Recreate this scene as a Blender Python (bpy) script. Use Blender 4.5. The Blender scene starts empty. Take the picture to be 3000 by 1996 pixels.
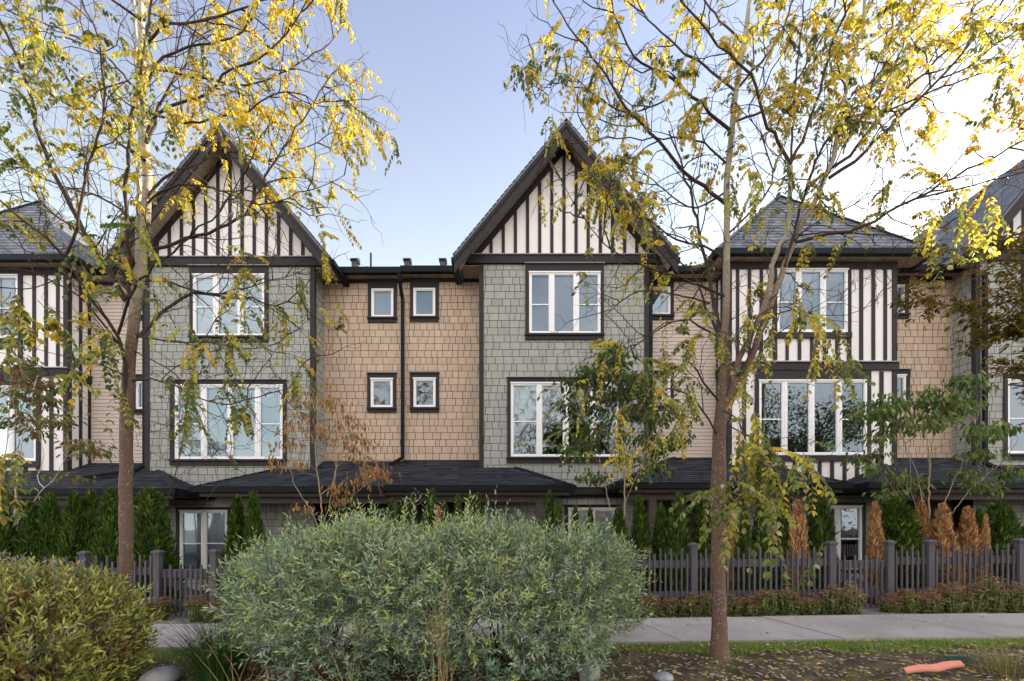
import bpy, math, random
import numpy as np
from mathutils import Vector

SC = bpy.context.scene
COL = SC.collection
rng = np.random.default_rng(7)
random.seed(7)
F, CX, HY, CH = 1387.4, 1500.0, 1545.0, 1.5      # focal length (photo px), centre, horizon row, eye height


def P(x, y, Y):
    return np.array([(x - CX) * Y / F, Y, CH + (HY - y) * Y / F])


def ground(x):
    return 0.0134 * np.clip(x, -20, 20)


def lin(r, g, b):
    def c(v):
        v /= 255.0
        return v / 12.92 if v <= 0.04045 else ((v + 0.055) / 1.055) ** 2.4
    return (c(r), c(g), c(b))


def nrm(a):
    a = np.asarray(a, float)
    return a / np.maximum(np.linalg.norm(a, axis=-1, keepdims=True), 1e-9)


# ------------------------------------------------------------------ mesh builder
class MB:
    def __init__(self):
        self.v, self.f, self.a, self.n = [], [], [], 0

    def add(self, v, f, a=0.0):
        v = np.asarray(v, float).reshape(-1, 3)
        f = np.asarray(f, np.int64)
        if f.ndim == 1:
            f = f.reshape(1, -1)
        a = np.asarray(a, float)
        if a.ndim == 0:
            a = np.full(len(f), float(a))
        elif a.ndim == 1 and a.shape[0] == 3 and len(f) != 3:
            a = np.tile(a, (len(f), 1))
        self.v.append(v)
        self.f.append(f + self.n)
        self.a.append(a)
        self.n += len(v)

    def box(self, x0, x1, y0, y1, z0, z1, a=0.0):
        v = [(x, y, z) for x in (x0, x1) for y in (y0, y1) for z in (z0, z1)]
        f = [(0, 1, 3, 2), (4, 6, 7, 5), (0, 4, 5, 1), (2, 3, 7, 6), (0, 2, 6, 4), (1, 5, 7, 3)]
        self.add(v, f, a)

    def prism(self, pts, d, a=0.0):
        """polygon pts (3d) extruded by vector d"""
        p = np.asarray(pts, float)
        k = len(p)
        self.add(np.vstack([p, p + np.asarray(d, float)]), [list(range(k))], a)
        base = self.n - 2 * k
        self.f.append(np.array([list(range(2 * k - 1, k - 1, -1))]) + base)
        self.a.append(np.full(1, a))
        q = np.array([(i, (i + 1) % k, (i + 1) % k + k, i + k) for i in range(k)])
        self.f.append(q + base)
        self.a.append(np.full(k, a))

    def beam(self, p, q, w, h, up=(0, 0, 1)):
        p, q = np.asarray(p, float), np.asarray(q, float)
        d = nrm(q - p)
        s = nrm(np.cross(d, up))
        u = np.cross(s, d)
        c = [p + s * a * w / 2 + u * b * h / 2 for a, b in ((-1, -1), (1, -1), (1, 1), (-1, 1))]
        self.prism(c, q - p)

    def tube(self, pts, rad, n=6, a=0.0):
        pts = np.asarray(pts, float)
        k = len(pts)
        rad = np.broadcast_to(np.asarray(rad, float), (k,))
        t = nrm(np.gradient(pts, axis=0))
        ref = np.array([0.31, 0.87, 0.38])
        s = nrm(np.cross(t, ref))
        u = np.cross(t, s)
        ang = np.linspace(0, 2 * math.pi, n, endpoint=False)
        ring = s[:, None, :] * np.cos(ang)[None, :, None] + u[:, None, :] * np.sin(ang)[None, :, None]
        v = pts[:, None, :] + ring * rad[:, None, None]
        i = np.arange(k - 1)[:, None] * n
        j = np.arange(n)[None, :]
        jn = (j + 1) % n
        f = np.stack([i + j, i + jn, i + n + jn, i + n + j], -1).reshape(-1, 4)
        self.add(v.reshape(-1, 3), f, a)

    def leaves(self, b, ax, nr, L, W, col, fold=0.15, droop=0.12):
        m = len(b)
        ax = nrm(ax)
        s = nrm(np.cross(ax, nr))
        nr = np.cross(s, ax)
        L, W = np.broadcast_to(L, (m,))[:, None], np.broadcast_to(W, (m,))[:, None]
        t = b + ax * L - nr * L * droop
        l1 = b + ax * L * .28 + s * W * .46 + nr * W * fold
        l2 = b + ax * L * .68 + s * W * .40 + nr * (W * fold - L * droop * .4)
        r1 = b + ax * L * .28 - s * W * .46 + nr * W * fold
        r2 = b + ax * L * .68 - s * W * .40 + nr * (W * fold - L * droop * .4)
        v = np.stack([b, r1, r2, t, l2, l1], 1).reshape(-1, 3)
        i = np.arange(m)[:, None] * 6
        f = np.concatenate([i + np.array([[0, 1, 2, 3]]), i + np.array([[0, 3, 4, 5]])], 1).reshape(-1, 4)
        self.add(v, f, np.repeat(col, 2, axis=0))

    def kites(self, b, ax, nr, L, W, col, at=.45):
        m = len(b)
        ax = nrm(ax)
        s = nrm(np.cross(ax, nr))
        L, W = np.broadcast_to(L, (m,))[:, None], np.broadcast_to(W, (m,))[:, None]
        v = np.stack([b, b + ax * L * at - s * W * .5, b + ax * L, b + ax * L * at + s * W * .5], 1).reshape(-1, 3)
        f = np.arange(m)[:, None] * 4 + np.array([[0, 1, 2, 3]])
        self.add(v, f, col)

    def build(self, name, mat, parent=None, origin=(0, 0, 0), smooth=False):
        me = bpy.data.meshes.new(name)
        v = np.concatenate(self.v) - np.asarray(origin, float)
        me.vertices.add(len(v))
        me.vertices.foreach_set('co', v.astype(np.float32).ravel())
        loops = np.concatenate([f.ravel() for f in self.f])
        tot = np.concatenate([np.full(len(f), f.shape[1]) for f in self.f])
        me.loops.add(len(loops))
        me.loops.foreach_set('vertex_index', loops.astype(np.int32))
        me.polygons.add(len(tot))
        me.polygons.foreach_set('loop_start', (np.cumsum(tot) - tot).astype(np.int32))
        me.update(calc_edges=True)
        me.polygons.foreach_set('use_smooth', np.full(len(tot), bool(smooth)))
        if any(a.ndim == 2 for a in self.a):
            c = np.concatenate([a if a.ndim == 2 else np.tile(a[:, None], (1, 3)) for a in self.a])
            at = me.attributes.new('col', 'FLOAT_COLOR', 'FACE')
            at.data.foreach_set('color', np.hstack([c, np.ones((len(c), 1))]).astype(np.float32).ravel())
        else:
            at = me.attributes.new('vary', 'FLOAT', 'FACE')
            at.data.foreach_set('value', np.concatenate(self.a).astype(np.float32))
        me.validate()
        me.materials.append(mat)
        o = bpy.data.objects.new(name, me)
        COL.objects.link(o)
        if parent is not None:
            o.parent = parent
        else:
            o.location = origin
        return o


def tag(o, label, cat, group=None):
    o['label'] = label
    o['category'] = cat
    if group:
        o['group'] = group
    return o


class Thing:
    def __init__(self, name, loc, label, cat, group=None):
        self.loc = np.asarray(loc, float)
        self.e = bpy.data.objects.new(name, None)
        COL.objects.link(self.e)
        self.e.location = self.loc
        self.e.empty_display_size = .2
        tag(self.e, label, cat, group)

    def part(self, name, mb, mat, parent=None, smooth=False, label=None):
        o = mb.build(name, mat, parent or self.e, self.loc, smooth)
        if label:
            o['label'] = label
        return o


# ------------------------------------------------------------------ materials
def material(name):
    m = bpy.data.materials.new(name)
    m.use_nodes = True
    nt = m.node_tree
    b = nt.nodes['Principled BSDF']
    return m, nt, b


def N(nt, t, **kw):
    n = nt.nodes.new(t)
    for k, v in kw.items():
        if k in n.inputs:
            n.inputs[k].default_value = v
        else:
            setattr(n, k, v)
    return n


def paint(name, col, rough=.65, nscale=6., namp=.12, vamp=0., bump=0., bscale=60., spec=.35, stretch=(1, 1, 1), hue=None):
    """base colour with soft noise mottling, an optional per-piece variation and a fine bump"""
    m, nt, b = material(name)
    L = nt.links.new
    tc = N(nt, 'ShaderNodeTexCoord')
    mp = N(nt, 'ShaderNodeMapping')
    mp.inputs['Scale'].default_value = stretch
    L(tc.outputs['Object'], mp.inputs['Vector'])
    nz = N(nt, 'ShaderNodeTexNoise', Scale=nscale, Detail=5., Roughness=.6)
    L(mp.outputs['Vector'], nz.inputs['Vector'])
    mr = N(nt, 'ShaderNodeMapRange')
    mr.inputs['From Min'].default_value, mr.inputs['From Max'].default_value = .25, .75
    mr.inputs['To Min'].default_value, mr.inputs['To Max'].default_value = 1 - namp, 1 + namp
    L(nz.outputs['Fac'], mr.inputs['Value'])
    fac = mr.outputs['Result']
    if vamp:
        at = N(nt, 'ShaderNodeAttribute', attribute_name='vary')
        ma = N(nt, 'ShaderNodeMath', operation='MULTIPLY_ADD')
        ma.inputs[1].default_value, ma.inputs[2].default_value = vamp, 1.0
        L(at.outputs['Fac'], ma.inputs[0])
        mm = N(nt, 'ShaderNodeMath', operation='MULTIPLY')
        L(fac, mm.inputs[0])
        L(ma.outputs[0], mm.inputs[1])
        fac = mm.outputs[0]
    base = N(nt, 'ShaderNodeRGB')
    base.outputs[0].default_value = (*col, 1)
    src = base.outputs[0]
    if hue:
        mx = N(nt, 'ShaderNodeMix', data_type='RGBA')
        nz2 = N(nt, 'ShaderNodeTexNoise', Scale=nscale * .37, Detail=3.)
        L(mp.outputs['Vector'], nz2.inputs['Vector'])
        rp = N(nt, 'ShaderNodeMapRange')
        rp.inputs['From Min'].default_value, rp.inputs['From Max'].default_value = .42, .6
        L(nz2.outputs['Fac'], rp.inputs['Value'])
        L(rp.outputs['Result'], mx.inputs['Factor'])
        mx.inputs['A'].default_value = (*col, 1)
        mx.inputs['B'].default_value = (*hue, 1)
        src = mx.outputs['Result']
    vm = N(nt, 'ShaderNodeVectorMath', operation='SCALE')
    L(src, vm.inputs[0])
    L(fac, vm.inputs['Scale'])
    L(vm.outputs[0], b.inputs['Base Color'])
    b.inputs['Roughness'].default_value = rough
    b.inputs['Specular IOR Level'].default_value = spec
    if bump:
        n3 = N(nt, 'ShaderNodeTexNoise', Scale=bscale, Detail=4.)
        L(mp.outputs['Vector'], n3.inputs['Vector'])
        bp = N(nt, 'ShaderNodeBump', Strength=bump, Distance=.02)
        L(n3.outputs['Fac'], bp.inputs['Height'])
        L(bp.outputs['Normal'], b.inputs['Normal'])
    return m


def leafmat(name, trans=.45, rough=.5):
    m, nt, b = material(name)
    L = nt.links.new
    at = N(nt, 'ShaderNodeAttribute', attribute_name='col')
    L(at.outputs['Color'], b.inputs['Base Color'])
    b.inputs['Roughness'].default_value = rough
    b.inputs['Specular IOR Level'].default_value = .3
    tr = N(nt, 'ShaderNodeBsdfTranslucent')
    L(at.outputs['Color'], tr.inputs['Color'])
    mx = N(nt, 'ShaderNodeMixShader')
    mx.inputs[0].default_value = trans
    L(b.outputs[0], mx.inputs[1])
    L(tr.outputs[0], mx.inputs[2])
    L(mx.outputs[0], nt.nodes['Material Output'].inputs['Surface'])
    return m


def glassmat(name, ior=2.3):
    m, nt, b = material(name)
    L = nt.links.new
    nt.nodes.remove(b)
    fr = N(nt, 'ShaderNodeFresnel', IOR=ior)
    geo = N(nt, 'ShaderNodeTexCoord')
    nz = N(nt, 'ShaderNodeTexNoise', Scale=2.2, Detail=2.)
    L(geo.outputs['Object'], nz.inputs['Vector'])
    bp = N(nt, 'ShaderNodeBump', Strength=.05, Distance=.02)
    L(nz.outputs['Fac'], bp.inputs['Height'])
    gl = N(nt, 'ShaderNodeBsdfGlossy', Roughness=.015)
    gl.inputs['Color'].default_value = (.72, .86, 1, 1)
    L(bp.outputs['Normal'], gl.inputs['Normal'])
    tp = N(nt, 'ShaderNodeBsdfTransparent')
    tp.inputs['Color'].default_value = (.90, .95, .98, 1)
    mx = N(nt, 'ShaderNodeMixShader')
    L(fr.outputs[0], mx.inputs[0])
    L(tp.outputs[0], mx.inputs[1])
    L(gl.outputs[0], mx.inputs[2])
    L(mx.outputs[0], nt.nodes['Material Output'].inputs['Surface'])
    return m


def barkmat(name, low, high, z0, z1):
    """brown lower bark with pale lenticel specks passing to pale grey bark higher up (by height on the tree)"""
    m, nt, b = material(name)
    L = nt.links.new
    tc = N(nt, 'ShaderNodeTexCoord')
    mp = N(nt, 'ShaderNodeMapping')
    mp.inputs['Scale'].default_value = (1, 1, .35)
    L(tc.outputs['Object'], mp.inputs['Vector'])
    nz = N(nt, 'ShaderNodeTexNoise', Scale=24., Detail=6., Roughness=.7)
    L(mp.outputs['Vector'], nz.inputs['Vector'])
    nb = N(nt, 'ShaderNodeTexNoise', Scale=4., Detail=3.)
    L(tc.outputs['Object'], nb.inputs['Vector'])
    sep = N(nt, 'ShaderNodeSeparateXYZ')
    L(tc.outputs['Object'], sep.inputs[0])
    ad = N(nt, 'ShaderNodeMath', operation='MULTIPLY_ADD')
    ad.inputs[1].default_value = 1.2
    L(nb.outputs['Fac'], ad.inputs[0])
    L(sep.outputs['Z'], ad.inputs[2])
    mr = N(nt, 'ShaderNodeMapRange')
    mr.inputs['From Min'].default_value, mr.inputs['From Max'].default_value = z0 + .6, z1 + .6
    L(ad.outputs[0], mr.inputs['Value'])
    mx = N(nt, 'ShaderNodeMix', data_type='RGBA')
    mx.inputs['A'].default_value, mx.inputs['B'].default_value = (*low, 1), (*high, 1)
    L(mr.outputs['Result'], mx.inputs['Factor'])
    vo = N(nt, 'ShaderNodeTexVoronoi', Scale=46.)
    L(tc.outputs['Object'], vo.inputs['Vector'])
    sp = N(nt, 'ShaderNodeMapRange')
    sp.inputs['From Min'].default_value, sp.inputs['From Max'].default_value = .27, .17
    L(vo.outputs['Distance'], sp.inputs['Value'])
    vs = N(nt, 'ShaderNodeTexNoise', Scale=9.)
    L(tc.outputs['Object'], vs.inputs['Vector'])
    gt = N(nt, 'ShaderNodeMapRange')
    gt.inputs['From Min'].default_value, gt.inputs['From Max'].default_value = .45, .6
    L(vs.outputs['Fac'], gt.inputs['Value'])
    ml = N(nt, 'ShaderNodeMath', operation='MULTIPLY')
    L(sp.outputs['Result'], ml.inputs[0])
    L(gt.outputs['Result'], ml.inputs[1])
    m2 = N(nt, 'ShaderNodeMix', data_type='RGBA')
    L(ml.outputs[0], m2.inputs['Factor'])
    dk = N(nt, 'ShaderNodeMapRange')
    dk.inputs['To Min'].default_value, dk.inputs['To Max'].default_value = .55, 1.4
    L(nz.outputs['Fac'], dk.inputs['Value'])
    vm = N(nt, 'ShaderNodeVectorMath', operation='SCALE')
    L(mx.outputs['Result'], vm.inputs[0])
    L(dk.outputs['Result'], vm.inputs['Scale'])
    L(vm.outputs[0], m2.inputs['A'])
    m2.inputs['B'].default_value = (.62, .58, .52, 1)
    L(m2.outputs['Result'], b.inputs['Base Color'])
    b.inputs['Roughness'].default_value = .85
    bp = N(nt, 'ShaderNodeBump', Strength=.5, Distance=.015)
    L(nz.outputs['Fac'], bp.inputs['Height'])
    L(bp.outputs['Normal'], b.inputs['Normal'])
    return m


MT = dict(
    grey=paint('grey_shingle', (.305, .312, .290), .75, 3, .10, .09, .15, 90, stretch=(4, 4, 1)),
    beige=paint('beige_shingle', (.475, .355, .270), .75, 3, .10, .09, .15, 90, stretch=(4, 4, 1)),
    siding=paint('lap_siding', (.58, .485, .43), .7, 2.5, .06, .04),
    white=paint('white_panel', (.76, .725, .72), .8, 1.6, .04, 0, .1, 50),
    trim=paint('brown_grey_trim', (.034, .029, .032), .6, 7, .18, 0, .12, 70, spec=.15),
    rim=paint('flashing', (.25, .24, .27), .4, 9, .1),
    frame=paint('white_vinyl', (.80, .79, .82), .35, 3, .03),
    gutter=paint('black_gutter', (.008, .009, .013), .55, 4, .2, spec=.12),
    soffit=paint('soffit_board', (.42, .32, .24), .7, 5, .1, .14),
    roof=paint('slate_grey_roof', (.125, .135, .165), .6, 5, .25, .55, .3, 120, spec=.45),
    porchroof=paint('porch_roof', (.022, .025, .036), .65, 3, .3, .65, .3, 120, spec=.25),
    beam=paint('porch_timber', (.065, .048, .042), .6, 6, .15),
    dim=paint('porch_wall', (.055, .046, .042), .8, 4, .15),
    grout=paint('wall_backing', (.022, .018, .016), .9, 4, .1),
    fence=paint('fence_stain', (.082, .074, .090), .7, 10, .25, .2, .2, 60, stretch=(2, 2, .4)),
    blind=paint('white_blind', (.86, .88, .88), .6, 2, .02),
    shade=paint('grey_shade', (.22, .27, .34), .8, 2, .04),
    darkblind=paint('brown_blind', (.16, .125, .10), .6, 2, .05),
    door=paint('brown_door', (.12, .07, .045), .5, 6, .2),
    metal=paint('vent_metal', (.06, .06, .066), .45, 8, .15),
    concrete=paint('concrete', (.345, .32, .32), .85, 2.2, .16, 0, .25, 45, hue=(.29, .27, .265)),
    walk=paint('path_paving', (.16, .15, .145), .9, 5, .25, 0, .3, 60),
    soil=paint('soil', (.050, .036, .028), .95, 9, .5, 0, .9, 24, hue=(.085, .075, .04)),
    asphalt=paint('asphalt', (.07, .07, .072), .9, 20, .2, 0, .4, 90),
    rock=paint('boulder', (.20, .21, .245), .85, 7, .35, 0, .5, 14, hue=(.28, .28, .29)),
    stem=paint('pale_stem', (.33, .27, .18), .7, 14, .25),
    palestem=paint('whitish_stem', (.52, .47, .40), .7, 14, .25),
    twig=paint('brown_twig', (.052, .033, .024), .8, 14, .3),
    straw=paint('straw', (.36, .26, .13), .8, 12, .2),
    leaf=leafmat('leaf'),
    thick=leafmat('evergreen_leaf', .22, .45),
    leafy=leafmat('locust_leaf', .55, .45),
    glass=glassmat('window_glass'),
    bark=barkmat('locust_bark', (.135, .082, .060), (.35, .31, .245), 3.5, 4.8),
    plastic=paint('orange_plastic', (.62, .22, .15), .5, 5, .15),
    teal=paint('green_plastic', (.035, .10, .09), .5, 12, .3),
    stucco=paint('pale_stucco', (.62, .57, .50), .85, 2, .1),
    redroof=paint('far_roof', (.12, .09, .08), .8, 4, .2),
)


# ------------------------------------------------------------------ shingled surfaces
def poly_range(poly, v):
    us = []
    k = len(poly)
    for i in range(k):
        (u0, v0), (u1, v1) = poly[i], poly[(i + 1) % k]
        if (v0 - v) * (v1 - v) <= 0 and abs(v1 - v0) > 1e-9:
            us.append(u0 + (u1 - u0) * (v - v0) / (v1 - v0))
        elif abs(v1 - v0) <= 1e-9 and abs(v - v0) < 1e-6:
            us += [u0, u1]
    return (min(us), max(us)) if len(us) > 1 else None


def shingles(mb, O, U, V, NR, poly, holes=(), course=.183, wr=(.13, .30), gap=.012, thick=.012, over=0., long=False, vgap=.010, jit=.0, seed=0):
    r = np.random.default_rng(seed + 11)
    O, U, V, NR = (np.asarray(a, float) for a in (O, U, V, NR))
    vs = [p[1] for p in poly]
    v0 = min(vs)
    vmax = max(vs)
    while v0 < vmax - .01:
        v1 = min(v0 + course, vmax)
        a, b = poly_range(poly, v0 + 1e-4), poly_range(poly, v1 - 1e-4)
        if a is None or b is None:
            v0 = v1
            continue
        segs = [(min(a[0], b[0]), max(a[1], b[1]), v0, v1)]
        for (h0, h1, g0, g1) in holes:
            out = []
            for (ua, ub, va, vb) in segs:
                if ub <= h0 or ua >= h1 or vb <= g0 or va >= g1:
                    out.append((ua, ub, va, vb))
                    continue
                if ua < h0:
                    out.append((ua, h0, va, vb))
                if ub > h1:
                    out.append((h1, ub, va, vb))
                m0, m1 = max(ua, h0), min(ub, h1)
                if va < g0 - .004:
                    out.append((m0, m1, va, g0))
                if vb > g1 + .004:
                    out.append((m0, m1, g1, vb))
            segs = out
        for (ua, ub, va, vb) in segs:
            u = ua if long else ua - r.random() * wr[0]
            while u < ub - 1e-3:
                w = (ub - ua) if long else wr[0] + (wr[1] - wr[0]) * r.random()
                if r.random() < .12 and not long:
                    w *= .6
                p0, p1 = max(u, ua), min(u + w - (0 if long else gap), ub)
                u += w
                if p1 - p0 < .004:
                    continue
                lo = a if va == v0 else (ua, ub)
                hi = b if vb == v1 else (ua, ub)
                j = (r.random() - .5) * jit
                full = vb - va > course * .6
                top = vb + (over if vb < vmax - .005 and full and vb == v1 else 0) - vgap
                q = [(min(max(p0, lo[0]), lo[1]), va + j), (min(max(p1, lo[0]), lo[1]), va + j),
                     (min(max(p1, hi[0]), hi[1]), top), (min(max(p0, hi[0]), hi[1]), top)]
                ht = [thick, thick, thick * .62, thick * .62]
                fr = [O + U * s[0] + V * s[1] + NR * h for s, h in zip(q, ht)]
                bk = [O + U * s[0] + V * s[1] for s in q[:2]]
                vv = r.normal() * .5
                mb.add(np.array(fr + bk), [(0, 1, 2, 3), (4, 5, 1, 0)], vv)
        v0 = v1


def roof_plane(mb, pts, course=.15, seed=0, wr=(.14, .32), thick=.020, base=None):
    """tile a planar roof polygon; first two points are the eave"""
    p = [np.asarray(q, float) for q in pts]
    U = nrm(p[1] - p[0])
    nr = nrm(np.cross(p[1] - p[0], p[2] - p[0]))
    if nr[2] < 0:
        nr = -nr
    V = np.cross(nr, U)
    if V[2] < 0:
        V = -V
    poly = [(float((q - p[0]) @ U), float((q - p[0]) @ V)) for q in p]
    shingles(mb, p[0] + nr * .004, U, V, nr, poly, (), course, wr, .006, thick, 0, jit=.012, seed=seed, vgap=.020)
    mb.prism([q - nr * .002 for q in p], -nr * .05, -.5)


def wall_holes(mb, x0, x1, z0, z1, Y, holes):
    xs = sorted({x0, x1, *[min(max(v, x0), x1) for h in holes for v in h[:2]]})
    zs = sorted({z0, z1, *[min(max(v, z0), z1) for h in holes for v in h[2:]]})
    for a, b in zip(xs, xs[1:]):
        for c, d in zip(zs, zs[1:]):
            mx, mz = (a + b) / 2, (c + d) / 2
            if b - a < 1e-6 or d - c < 1e-6 or any(h[0] < mx < h[1] and h[2] < mz < h[3] for h in holes):
                continue
            mb.add([(a, Y, c), (b, Y, c), (b, Y, d), (a, Y, d)], [(0, 1, 2, 3)])


# ------------------------------------------------------------------ townhouses
YB, YR = 12.0, 12.66
KB, KR = YB / F, YR / F


def zb(y):
    return CH + (HY - y) * KB


def window(T, x0, x1, z0, z1, Y, mull=(), munt=(), blind='blind', trim=None, sillx=.0, name='window', cap=True):
    """white framed window; mull = list of x fractions, munt = {light index: z fraction}"""
    W = x1 - x0
    m = MB()
    fb, yf, yk = .05, Y - .034, Y + .06
    m.box(x0, x1, yf, yk, z0, z0 + fb)
    m.box(x0, x1, yf, yk, z1 - fb, z1)
    m.box(x0, x0 + fb, yf, yk, z0 + fb, z1 - fb)
    m.box(x1 - fb, x1, yf, yk, z0 + fb, z1 - fb)
    if cap:
        m.box(x0 - .012, x1 + .012, yf - .02, yf + .02, z1 - .018, z1 + .016)
    edges = [x0 + fb] + [x0 + W * f for f in mull] + [x1 - fb]
    for f in mull:
        m.box(x0 + W * f - .052, x0 + W * f + .052, yf + .003, yk, z0 + fb, z1 - fb)
        m.box(x0 + W * f - .006, x0 + W * f + .006, yf - .006, yk, z0 + fb, z1 - fb)
    for i, zf in dict(munt).items():
        a, b = edges[i], edges[i + 1]
        zz = z0 + (z1 - z0) * zf
        m.box(a, b, Y - .012, Y + .03, zz - .014, zz + .014)
    # sash reveals round each light
    for i in range(len(edges) - 1):
        a = edges[i] + (.052 if i else 0)
        b = edges[i + 1] - (.052 if i < len(edges) - 2 else 0)
        s = .022
        m.box(a, b, Y - .018, yk - .004, z0 + fb, z0 + fb + s)
        m.box(a, b, Y - .018, yk - .004, z1 - fb - s, z1 - fb)
        m.box(a, a + s, Y - .018, yk - .004, z0 + fb + s, z1 - fb - s)
        m.box(b - s, b, Y - .018, yk - .004, z0 + fb + s, z1 - fb - s)
    w = T.part(name, m, MT['frame'])
    g = MB()
    g.add([(x0 + .02, Y + .012, z0 + .02), (x1 - .02, Y + .012, z0 + .02), (x1 - .02, Y + .012, z1 - .02), (x0 + .02, Y + .012, z1 - .02)], [(0, 1, 2, 3)])
    T.part('pane', g, MT['glass'], w)
    if blind in ('blind', 'half', 'darkblind'):
        b = MB()
        zt, zl = z1 - .04, z0 + .03
        if blind == 'half':
            zl = z0 + (z1 - z0) * .45
        nz_ = int((zt - zl) / .034)
        for i in range(nz_):
            zz = zl + (zt - zl) * (i + .5) / nz_
            b.add([(x0 + .04, Y + .066, zz - .018), (x1 - .04, Y + .066, zz - .018), (x1 - .04, Y + .072, zz + .017), (x0 + .04, Y + .072, zz + .017)], [(0, 1, 2, 3)])
        T.part('blind', b, MT['darkblind' if blind == 'darkblind' else 'blind'], w)
    elif blind == 'shade':
        b = MB()
        b.box(x0 + .03, x1 - .03, Y + .10, Y + .11, z0 + .03, z1 - .03)
        T.part('blind', b, MT['shade'], w)
    if trim:
        l, r_, t, bt = trim
        k = MB()
        yo = Y - .05
        k.box(x0 - l, x1 + r_, yo, Y + .004, z1, z1 + t)
        if l:
            k.box(x0 - l, x0, yo + .004, Y + .004, z0, z1)
        if r_:
            k.box(x1, x1 + r_, yo + .004, Y + .004, z0, z1)
        k.box(x0 - l - .01, x1 + r_ + .01, yo - .045, Y + .004, z0 - .045, z0)
        k.box(x0 - l, x1 + r_, yo, Y + .004, z0 - bt, z0 - .045)
        T.part('window_trim', k, MT['trim'], w)
        if cap:
            c = MB()
            c.box(x0 - l - .02, x1 + r_ + .02, yo - .05, Y + .004, z1 + t, z1 + t + .018)
            T.part('head_flashing', c, MT['rim'], w)
    return w


def hole_of(x0, x1, z0, z1, trim, m=.015):
    l, r, t, b = trim
    return (x0 - max(l - m, 0), x1 + max(r - m, 0), z0 - b + m, z1 + t - m)


def lower_floor(T, x0, dz, mirror, dark, W=4.24):
    """recessed ground-floor wall of the bay with its window; band under the overhanging storey"""
    Y = YB + .12
    a = 2.243 if not mirror else W - 2.243 - 1.222
    z0, z1 = .37 + dz, 1.985 + dz
    wx0, wx1 = x0 + a, x0 + a + 1.222
    tr = (.09, .09, .09, .1)
    k = MB()
    wall_holes(k, x0 + .05, x0 + W - .05, -.6, 2.54 + dz, Y, [(wx0 + .02, wx1 - .02, z0 + .02, z1 - .02)])
    for xx in (x0 + .05, x0 + W - .05):
        k.add([(xx, Y, -.6), (xx, YR, -.6), (xx, YR, 2.54 + dz), (xx, Y, 2.54 + dz)], [(0, 1, 2, 3)])
    T.part('lower_backing', k, MT['grout'])
    s = MB()
    shingles(s, (x0 + .05, Y, -.3), (1, 0, 0), (0, 0, 1), (0, -1, 0), [(0, 0), (W - .1, 0), (W - .1, 2.82 + dz), (0, 2.82 + dz)],
             [tuple(v - o for v, o in zip(hole_of(wx0, wx1, z0, z1, tr), (x0 + .05, x0 + .05, -.3, -.3)))], seed=int(x0 * 7) % 97)
    T.part('lower_wall', s, MT['grey'])
    window(T, wx0, wx1, z0, z1, Y, (.5,), {0: .48, 1: .48}, 'none' if dark else 'blind', tr)
    b = MB()
    b.box(x0 - .02, x0 + W + .02, YB - .02, Y - .001, 2.33 + dz, 2.51 + dz)
    b.box(x0 - .02, x0 + W + .02, Y - .06, Y - .03, 2.25 + dz, 2.33 + dz)
    T.part('overhang_band', b, MT['trim'])
    f = MB()
    f.box(x0 - .04, x0 + W + .04, YB - .055, YB + .1, 2.512 + dz, 2.55 + dz)
    T.part('overhang_flashing', f, MT['rim'])


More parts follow.
